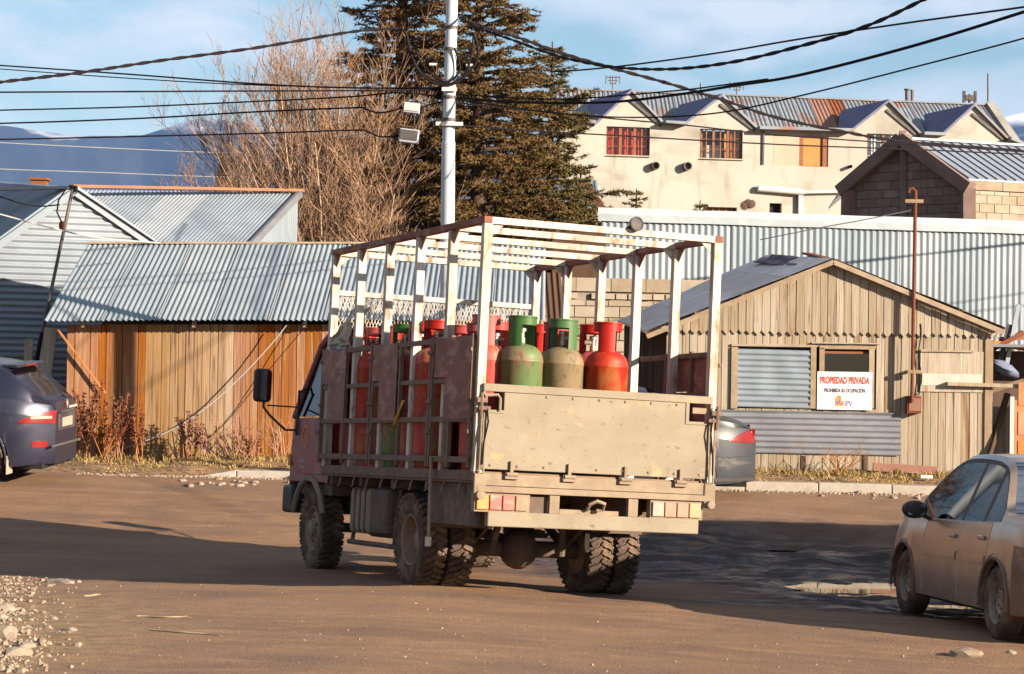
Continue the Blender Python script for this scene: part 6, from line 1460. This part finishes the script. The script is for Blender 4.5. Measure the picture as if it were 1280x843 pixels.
# ================================================================== trees
def conifer(px, D, ytop, ybase, spread, seed, mt, label, density=1.0, sparse=0.0):
    rg = random.Random(seed); b = W(px, 480, D); z0 = .4; t = W(px, ytop, D); H = t.z-z0
    base = V((b.x, D, z0)); root = empty('conifer_tree', base, label, 'tree', 'conifers behind the shed')
    mb = MB(); mb.tube([base-V((0, 0, .2)), base+V((.05, 0, H*.35)), base+V((0, .05, H*.7)), base+V((0, 0, H))], [.16*H/8, .12*H/8, .07*H/8, .015], 9); mb.build('trunk', m_bark_d, root, True)
    br, nd = MB(), MB()
    z = z0+H*.10
    up = V((0, 0, 1))
    while z < z0+H*.985:
        f = (z-z0)/H; Lm = spread*(1-f)**.72*(.55+.45*sm(0, .18, f))+.12
        nb = 5 if f < .85 else 4; a0 = rg.uniform(0, 6.3)
        for k in range(nb):
            if rg.random() < sparse: continue
            a = a0+k*2*math.pi/nb+rg.uniform(-.3, .3); L_ = Lm*rg.choice((rg.uniform(.45, .8), rg.uniform(.8, 1.3))); dv = V((math.cos(a), math.sin(a), 0)); rise = lerp(-.10, .55, f)+rg.uniform(-.12, .12)
            pts = []
            for i in range(7):
                s = i/6; pts.append(V((base.x, D, z))+dv*(L_*s)+up*(L_*(rise*s-.32*s*s+.16*s**4)))
            br.tube(pts, [.022*(1-.85*i/6)*max(.5, L_) for i in range(7)], 4, False)
            nt_ = max(5, int(L_*19*density)); 
            for q in range(nt_):
                s = rg.uniform(.16, 1.0); i = min(5, int(s*6)); p = pts[i].lerp(pts[i+1], s*6-i); tl = L_*rg.uniform(.16, .36)*(1.12-s*.75)+.07
                sd = rg.choice((-1, 1)); td = (dv*.75+V((-dv.y, dv.x, 0))*sd*rg.uniform(.4, 1.1)+up*rg.uniform(-.35, .22)).normalized()
                m_ = max(4, int(tl/.026)); e = p+td*tl; br.tube([p, e], [.006, .003], 3, False)
                for w in range(m_):
                    c = p.lerp(e, (w+rg.random())/m_); 
                    for x in range(3):
                        nd_ = (td*rg.uniform(.2, 1.0)+V((rg.uniform(-1, 1), rg.uniform(-1, 1), rg.uniform(-.7, .8)))).normalized(); ln = rg.uniform(.05, .115); sd_ = nd_.cross(V((rg.uniform(-1, 1), rg.uniform(-1, 1), rg.uniform(-1, 1)))).normalized()*rg.uniform(.008, .017)
                        i0 = len(nd.v); nd.v += [tuple(c-sd_), tuple(c+sd_), tuple(c+nd_*ln)]; nd.f.append((i0, i0+1, i0+2))
        z += rg.uniform(.12, .21)*(1 if f < .8 else .75)/density**.5
    br.build('branches', m_bark_d, root); nd.build('crown', mt, root)
m_ndl_g = mat('spruce_needles', (.125, .098, .032), (.080, .064, .022), (.8, .8, .8), .8, 0, 0, None, 0, ((.15, .115, .035), 3.5, .5, .7), spec=.15)
m_ndl_m = mat('olive_brown_needles', (.165, .10, .035), (.105, .068, .025), (.7, .7, .7), .8, 0, 0, None, 0, ((.19, .11, .04), 1.4, .52, .68), spec=.15)
m_ndl_b = mat('brown_needles', (.23, .115, .042), (.15, .08, .03), (.7, .7, .7), .8, 0, 0, None, 0, ((.10, .085, .03), 1.1, .50, .66), spec=.15)
conifer(495, 49.5, -230, 400, 2.3, 3, m_ndl_b, 'tall brown tinged conifer just left of the utility pole', 1.0, .10)
conifer(592, 48.0, -170, 400, 2.4, 5, m_ndl_m, 'tall conifer with rusty brown tips right of the utility pole', 1.05, .05)
conifer(684, 50.5, 52, 400, 2.25, 8, m_ndl_g, 'olive green spruce with drooping branches before the cream house', 1.1, .0)
conifer(548, 51.0, 95, 400, 2.4, 12, m_ndl_m, 'shorter bushy brown conifer behind the utility pole', .9, .0)
conifer(640, 52.0, 85, 400, 2.2, 22, m_ndl_g, 'dark spruce squeezed between the taller conifers', .95, .0)
conifer(722, 53.0, 205, 400, 1.0, 23, m_ndl_g, 'low spruce at the corner of the cream house', .95, .0)
conifer(792, 64, 236, 330, .7, 15, m_ndl_g, 'small conifer top poking above the corrugated wall capping', .8)
conifer(872, 66, 250, 330, .35, 16, m_ndl_g, 'tiny conifer tip above the corrugated wall by the low window', .8)
def bare_tree(stems, D, seed, label):
    rg = random.Random(seed); b = W(430, 480, D); base = V((b.x, D, .4)); root = empty('bare_tree', base, label, 'tree')
    tr, tw = MB(), MB(); cnt = [0]
    def grow(p, d, L_, r, lvl):
        n = 5 if lvl < 2 else (4 if lvl == 2 else 3); pts = [p]; q = p.copy(); dd = d.copy()
        for i in range(n):
            dd = (dd+V((rg.uniform(-1, 1), rg.uniform(-1, 1), rg.uniform(-.5, .9)))*(.10 if lvl < 2 else .16)).normalized(); q = q+dd*(L_/n); pts.append(q.copy())
        rs = [r*(1-.62*i/n) for i in range(n+1)]
        (tr if lvl < 1 else tw).tube(pts, rs, 6 if lvl < 1 else (4 if lvl < 2 else 3), False)
        if lvl == 3: return
        kids = (9, 8, 5)[lvl]
        for k in range(kids):
            s = rg.uniform(.22 if lvl == 0 else .15, 1.0); i = min(n-1, int(s*n)); a = pts[i].lerp(pts[i+1], s*n-i)
            ax_ = V((rg.uniform(-1, 1), rg.uniform(-1, 1), rg.uniform(-.3, .3))); ang = rg.uniform(.3, .95)
            nd_ = (dd if lvl else (pts[i+1]-pts[i]).normalized()); nd_ = (nd_*math.cos(ang)+ax_.normalized()*math.sin(ang)+V((0, 0, .22))).normalized()
            grow(a, nd_, L_*rg.uniform(.30, .58)*(1.1-.45*s), max(.0045, rs[i]*rg.uniform(.42, .62)), lvl+1)
    for (x0, y0, x1, y1, r, dd) in stems:
        a = W(x0, y0, D+dd*.3); a.z = .4; e = W(x1, y1, D+dd); v = e-a; grow(a, v.normalized(), v.length, r, 0)
    tr.build('trunk', m_bark, root, True); tw.build('branches', m_bark_r, root, True)
st_ = []
rg = random.Random(21)
for k in range(40):
    x0 = rg.uniform(385, 500); f = rg.uniform(-1, .66); x1 = 425+f*150+(x0-440)*.35; y1 = 135+100*abs(f)**1.6+rg.uniform(-25, 75)
    st_.append((x0, 400, x1, y1, rg.uniform(.03, .062), rg.uniform(-1.2, 1.4)))
for x1, y1 in ((335, 135), (365, 105), (300, 185), (288, 215), (400, 110), (282, 240), (315, 165), (440, 95), (350, 150)): st_.append((rg.uniform(400, 440), 400, x1, y1, .05, rg.uniform(-.6, .8)))
bare_tree(st_, 48.0, 4, 'leafless many stemmed tan tree behind the shed roof')
# reddish thicket under the conifers
mb = MB(); rg = random.Random(9)
for k in range(2600):
    px = rg.uniform(380, 560); p = W(px, 330, rg.uniform(46.5, 47.6)); p.z = rg.uniform(2.6, 4.6-.8*abs(px-470)/90); d = V((rg.uniform(-.5, .5), rg.uniform(-.4, .4), rg.uniform(.3, 1))).normalized(); mb.tube([p, p+d*rg.uniform(.2, .5), p+d*rg.uniform(.5, .7)+V((rg.uniform(-.1, .1), 0, .05))], [.008, .006, .003], 3, False)
tag(mb.build('thicket', m_bark_r), 'tangle of reddish brown twigs below the bare tree', 'thicket', kind='stuff')
# ================================================================== roadside plants and litter
m_dock = mat('dry_dock', (.23, .075, .04), (.15, .05, .03), (20, 20, 20), .95, 0, 0, None, .2)
m_stem = mat('dry_stem', (.33, .16, .08), (.24, .11, .055), (10, 10, 10), .95, 0, 0, None, .1)
m_straw = mat('dry_grass', (.46, .33, .13), (.34, .23, .09), (6, 6, 6), .95, 0, 0, None, 0, ((.22, .17, .06), 1.5, .5, .7))
def dock(px, h, n, seed, label, D=35.55, heads=True, lean=.12):
    rg = random.Random(seed); b = W(px, 570, D); b.z = GZ(b.x, D)-.02; root = empty('dry_plant', b, label, 'plant', 'dry plants along the walls'); stm, hd_ = MB(), MB()
    for k in range(n):
        e = b+V((rg.uniform(-1, 1)*lean*h*2.2, rg.uniform(-.15, .12), h*rg.uniform(.6, 1.05))); m_ = b.lerp(e, .5)+V((rg.uniform(-.05, .05), 0, 0)); s0 = b+V((rg.uniform(-.08, .08), rg.uniform(-.05, .05), 0))
        stm.tube([s0, m_, e], [.009, .007, .004], 4, False)
        if heads:
            for q in range(int(105*h)):
                s = rg.uniform(.42, 1.0); c = (m_.lerp(e, (s-.5)*2) if s > .5 else s0.lerp(m_, s*2)); dv = V((rg.uniform(-1, 1), rg.uniform(-1, 1), rg.uniform(-.3, 1))).normalized(); r = rg.uniform(.018, .046)*(1.2-s*.4); o_ = dv*rg.uniform(.0, .028); sd = dv.cross(V((.3, .5, 1))).normalized()*r*.5
                i0 = len(hd_.v); hd_.v += [tuple(c+o_-sd), tuple(c+o_+sd), tuple(c+o_+dv*r+sd*.3), tuple(c+o_+dv*r*.5-V((0, 0, r*.5)))]; hd_.f += [(i0, i0+1, i0+2), (i0, i0+2, i0+3)]
        else:
            for q in range(3):
                s = rg.uniform(.3, .9); c = s0.lerp(e, s); stm.tube([c, c+V((rg.uniform(-.2, .2), rg.uniform(-.05, .05), rg.uniform(.08, .28)))], [.006, .003], 3, False)
    stm.build('stem', m_stem, root); 
    if heads: tag(hd_.build('seed_head', m_dock, root), kind='stuff')
for a in ((108, 1.1, 9, 1, 'tall reddish dry dock plant by the tail of the suv'), (146, 1.0, 8, 2, 'tall reddish dock plant where the thin batten ends'), (172, .85, 7, 3, 'reddish dock plant at the dark upright shadowed planks', ), (236, .72, 8, 4, 'dense reddish dock plant in the middle of the shed wall'), (258, .55, 5, 13, 'short reddish dock plant beside the dense one')): dock(*a)
for a in ((284, .68, 7, 5, 'leaning leafless brown weed right of the dock plants'), (308, .55, 6, 6, 'spindly brown weed against the shed planks')): dock(*a, heads=False, lean=.3)
dock(318, .42, 3, 7, 'small red dock stalk near the kerb', 35.3); dock(350, .72, 8, 8, 'dark leafless weed by the truck mirror', heads=False, lean=.16)
dock(1048, .38, 9, 10, 'pale wiry weed at the foot of the cottage', 35.6, heads=False, lean=.5)
dock(128, .9, 6, 17, 'leaning brown dock plant at the shed corner', 35.4, lean=.3)
gr = MB(); rg = random.Random(31)
def tuft(x, y, h, n):
    z = GZ(x, y)
    for k in range(n):
        a = rg.uniform(0, 6.3); l = h*rg.uniform(.5, 1.1); p = V((x+rg.uniform(-.07, .07), y+rg.uniform(-.06, .06), z-.01)); d = V((math.cos(a)*rg.uniform(.2, .9), math.sin(a)*rg.uniform(.2, .9), 1)).normalized()*l; s = V((-math.sin(a), math.cos(a), 0))*.005
        m_ = p+d*.6; e = p+d+V((math.cos(a), math.sin(a), 0))*l*.3-V((0, 0, l*.15)); i0 = len(gr.v); gr.v += [tuple(p-s), tuple(p+s), tuple(m_+s*.8), tuple(m_-s*.8), tuple(e)]; gr.f += [(i0, i0+1, i0+2, i0+3), (i0+3, i0+2, i0+4)]
for k in range(1500):
    x = rg.uniform(-7.5, 7.8); y = 34.2+1.75*rg.random()**.7
    if noise.noise((x*.9, y*.8, 4)) > -.12-(.25 if y > 35.2 else 0): tuft(x, y, rg.uniform(.04, .13)*(1.4 if y > 35.3 else .8), 13)
for k in range(140): tuft(rg.gauss(-4.05, .28), rg.uniform(13.4, 16.5), rg.uniform(.03, .08), 10)
tag(gr.build('dry_grass', m_straw), 'short dry straw coloured grass on the verge', 'grass', kind='stuff')
# dried leaf litter on the verge
lf = MB()
for k in range(3800):
    x = rg.uniform(-7.4, 7.8); y = 33.9+2.0*rg.random(); z = GZ(x, y)+.006; a = rg.uniform(0, 6.3); r = rg.uniform(.012, .04); i0 = len(lf.v)
    lf.v += [(x+r*math.cos(a+q*1.57)*(1 if q % 2 else .5), y+r*math.sin(a+q*1.57)*(1 if q % 2 else .5), z+rg.uniform(0, .02)) for q in range(4)]; lf.f.append((i0, i0+1, i0+2, i0+3))
tag(lf.build('leaf_litter', mat('leaf_litter', (.20, .09, .04), (.30, .20, .10), (9, 9, 9), .95, 0, 0)), 'brown leaf litter scattered along the verge', 'litter', kind='stuff')
# stones
m_stone = mat('pale_stone', (.33, .265, .20), (.21, .155, .11), (9, 9, 9), .95, 0, .3, 40, .15)
def rock_mesh(seed, n=2):
    import bmesh
    bm = bmesh.new(); bmesh.ops.create_icosphere(bm, subdivisions=n, radius=1)
    for v in bm.verts: v.co *= 1+.34*noise.noise(v.co*1.3+V((seed*7, seed, 3)))+.12*noise.noise(v.co*3.1+V((seed, 2, 1)))
    me = bpy.data.meshes.new('stone'); bm.to_mesh(me); bm.free(); me.materials.append(m_stone); return me
RM = [rock_mesh(k) for k in range(6)]
def stone(p, sx, sy, sz, label, group, seed=0, bury=.35):
    o = bpy.data.objects.new('stone', RM[seed % 6]); col.objects.link(o); wm[o.name] = Matrix.Identity(4)
    o.location = V((p.x, p.y, GZ(p.x, p.y)+sz*(1-bury*2)*.5)); o.scale = (sx, sy, sz); o.rotation_euler = (0, 0, seed*1.3); return tag(o, label, 'stone', group)
SL = [(1208, 822, .13, .09, .045, 'flat grey stone on the dirt by the small saloon'), (1264, 818, .04, .04, .025, 'tiny pale stone behind the small saloon'), (75, 729, .17, .07, .035, 'long flat pale stone on the dirt at the edge of the shade'), (24, 822, .10, .06, .05, 'pale oblong stone lying in the roadside gravel'), (6, 802, .13, .09, .08, 'largest pale rock in the roadside gravel'), (4, 766, .10, .08, .05, 'rounded pale rock above the gravel patch'), (52, 806, .05, .035, .03, 'small pale stone between gravel and road'), (87, 792, .055, .04, .025, 'lone pale stone on bare dirt past the gravel'), (33, 812, .07, .05, .03, 'pale stone touching the oblong gravel stone'), (1, 778, .06, .05, .04, 'small rock tucked by the rounded gravel rock')]
for k, (px, py, a, b, c, l) in enumerate(SL): stone(on_ground(px, py), a, b, c, l, 'loose stones on the road', k)
for k in range(26):
    px = rg.choice((rg.uniform(228, 365), rg.uniform(228, 365), rg.uniform(920, 1175))); py = rg.uniform(600, 609) if px < 500 else rg.uniform(617, 624)
    p = on_ground(px, py); s = rg.uniform(.022, .055); stone(p, s*1.3, s, s*.7, 'pale broken concrete lump lying below the kerb', 'rubble below the kerbs', k)
pb = MB()
def pebble(x, y, r):
    z = GZ(x, y); i0 = len(pb.v); a = rg.uniform(0, 6)
    for q in range(5): pb.v.append((x+r*rg.uniform(.7, 1.3)*math.cos(a+q*1.257), y+r*rg.uniform(.7, 1.3)*math.sin(a+q*1.257), z-.002))
    for q in range(5): pb.v.append((x+r*.6*math.cos(a+q*1.257), y+r*.6*math.sin(a+q*1.257), z+r*rg.uniform(.5, .8)))
    pb.v.append((x, y, z+r*.8)); pb.f += [(i0+q, i0+(q+1) % 5, i0+5+(q+1) % 5, i0+5+q) for q in range(5)]+[(i0+5+q, i0+5+(q+1) % 5, i0+10) for q in range(5)]
for k in range(1300):
    px = abs(rg.gauss(0, 40))-8; py = rg.uniform(712, 843)
    D = 1.72*3100/(py-481); x = (px-640)/3100*D; pebble(x, D, min(.03, rg.expovariate(1/.007)+.004))
for k in range(520):
    py = 620+223*rg.random()**.8; px = rg.uniform(0, 1280); D = 1.75*3100/(py-486); x = (px-640)/3100*D
    if D < 32: pebble(x, D, min(.014, rg.expovariate(1/.003)+.003))
for k in range(420):
    px = rg.choice((rg.uniform(100, 365), rg.uniform(900, 1180))); x = (px-640)/3100*33.6; pebble(x, rg.gauss(33.55, .12), rg.uniform(.008, .03))
tag(pb.build('gravel', mat('gravel_stone', (.34, .27, .20), (.20, .145, .10), (14, 14, 14), .95, 0, .2)), 'pale gravel and pebbles scattered on the dirt', 'gravel', kind='stuff')
for k, (a, b, l) in enumerate((((171, 772), (238, 774), 'thin dry twig lying on the sunlit dirt'), ((187, 790), (276, 795), 'longer bent twig on the dirt below the first'), ((105, 747), (126, 745), 'short pale twig near the shade edge'))):
    p, q = on_ground(*a), on_ground(*b); n = 8; mb = MB(); mb.tube([p.lerp(q, i/n)+V((0, .02*math.sin(i*1.1+k), GZ(p.lerp(q, i/n).x, p.lerp(q, i/n).y)-p.lerp(q, i/n).z+.008)) for i in range(n+1)], [.007]*n+[.003], 5); tag(mb.build('twig', m_bark, None, True), l, 'twig', 'twigs on the road')
p = on_ground(1165, 607); mb = MB(); mb.box(p+V((0, .5, .10)), (.18, .08, .05)); tag(mb.build('white_scrap', m_white, None, False, False, .012), 'white scrap of packaging on the verge by the kerb', 'litter')
# ================================================================== haze
hz = MB(); hz.bb((-8900, -290, -40), (8900, 9600, 1020)); m = bpy.data.materials.new('haze_air'); m.use_nodes = True; nt = m.node_tree; nt.nodes.clear()
o_ = N(nt, 'ShaderNodeOutputMaterial'); v_ = N(nt, 'ShaderNodeVolumePrincipled'); v_.inputs['Color'].default_value = (.20, .44, 1, 1); v_.inputs['Density'].default_value = 3.4e-5; v_.inputs['Anisotropy'].default_value = 0
nt.links.new(v_.outputs[0], o_.inputs['Volume'])
hzo = hz.build('haze', m); tag(hzo, kind='stuff')
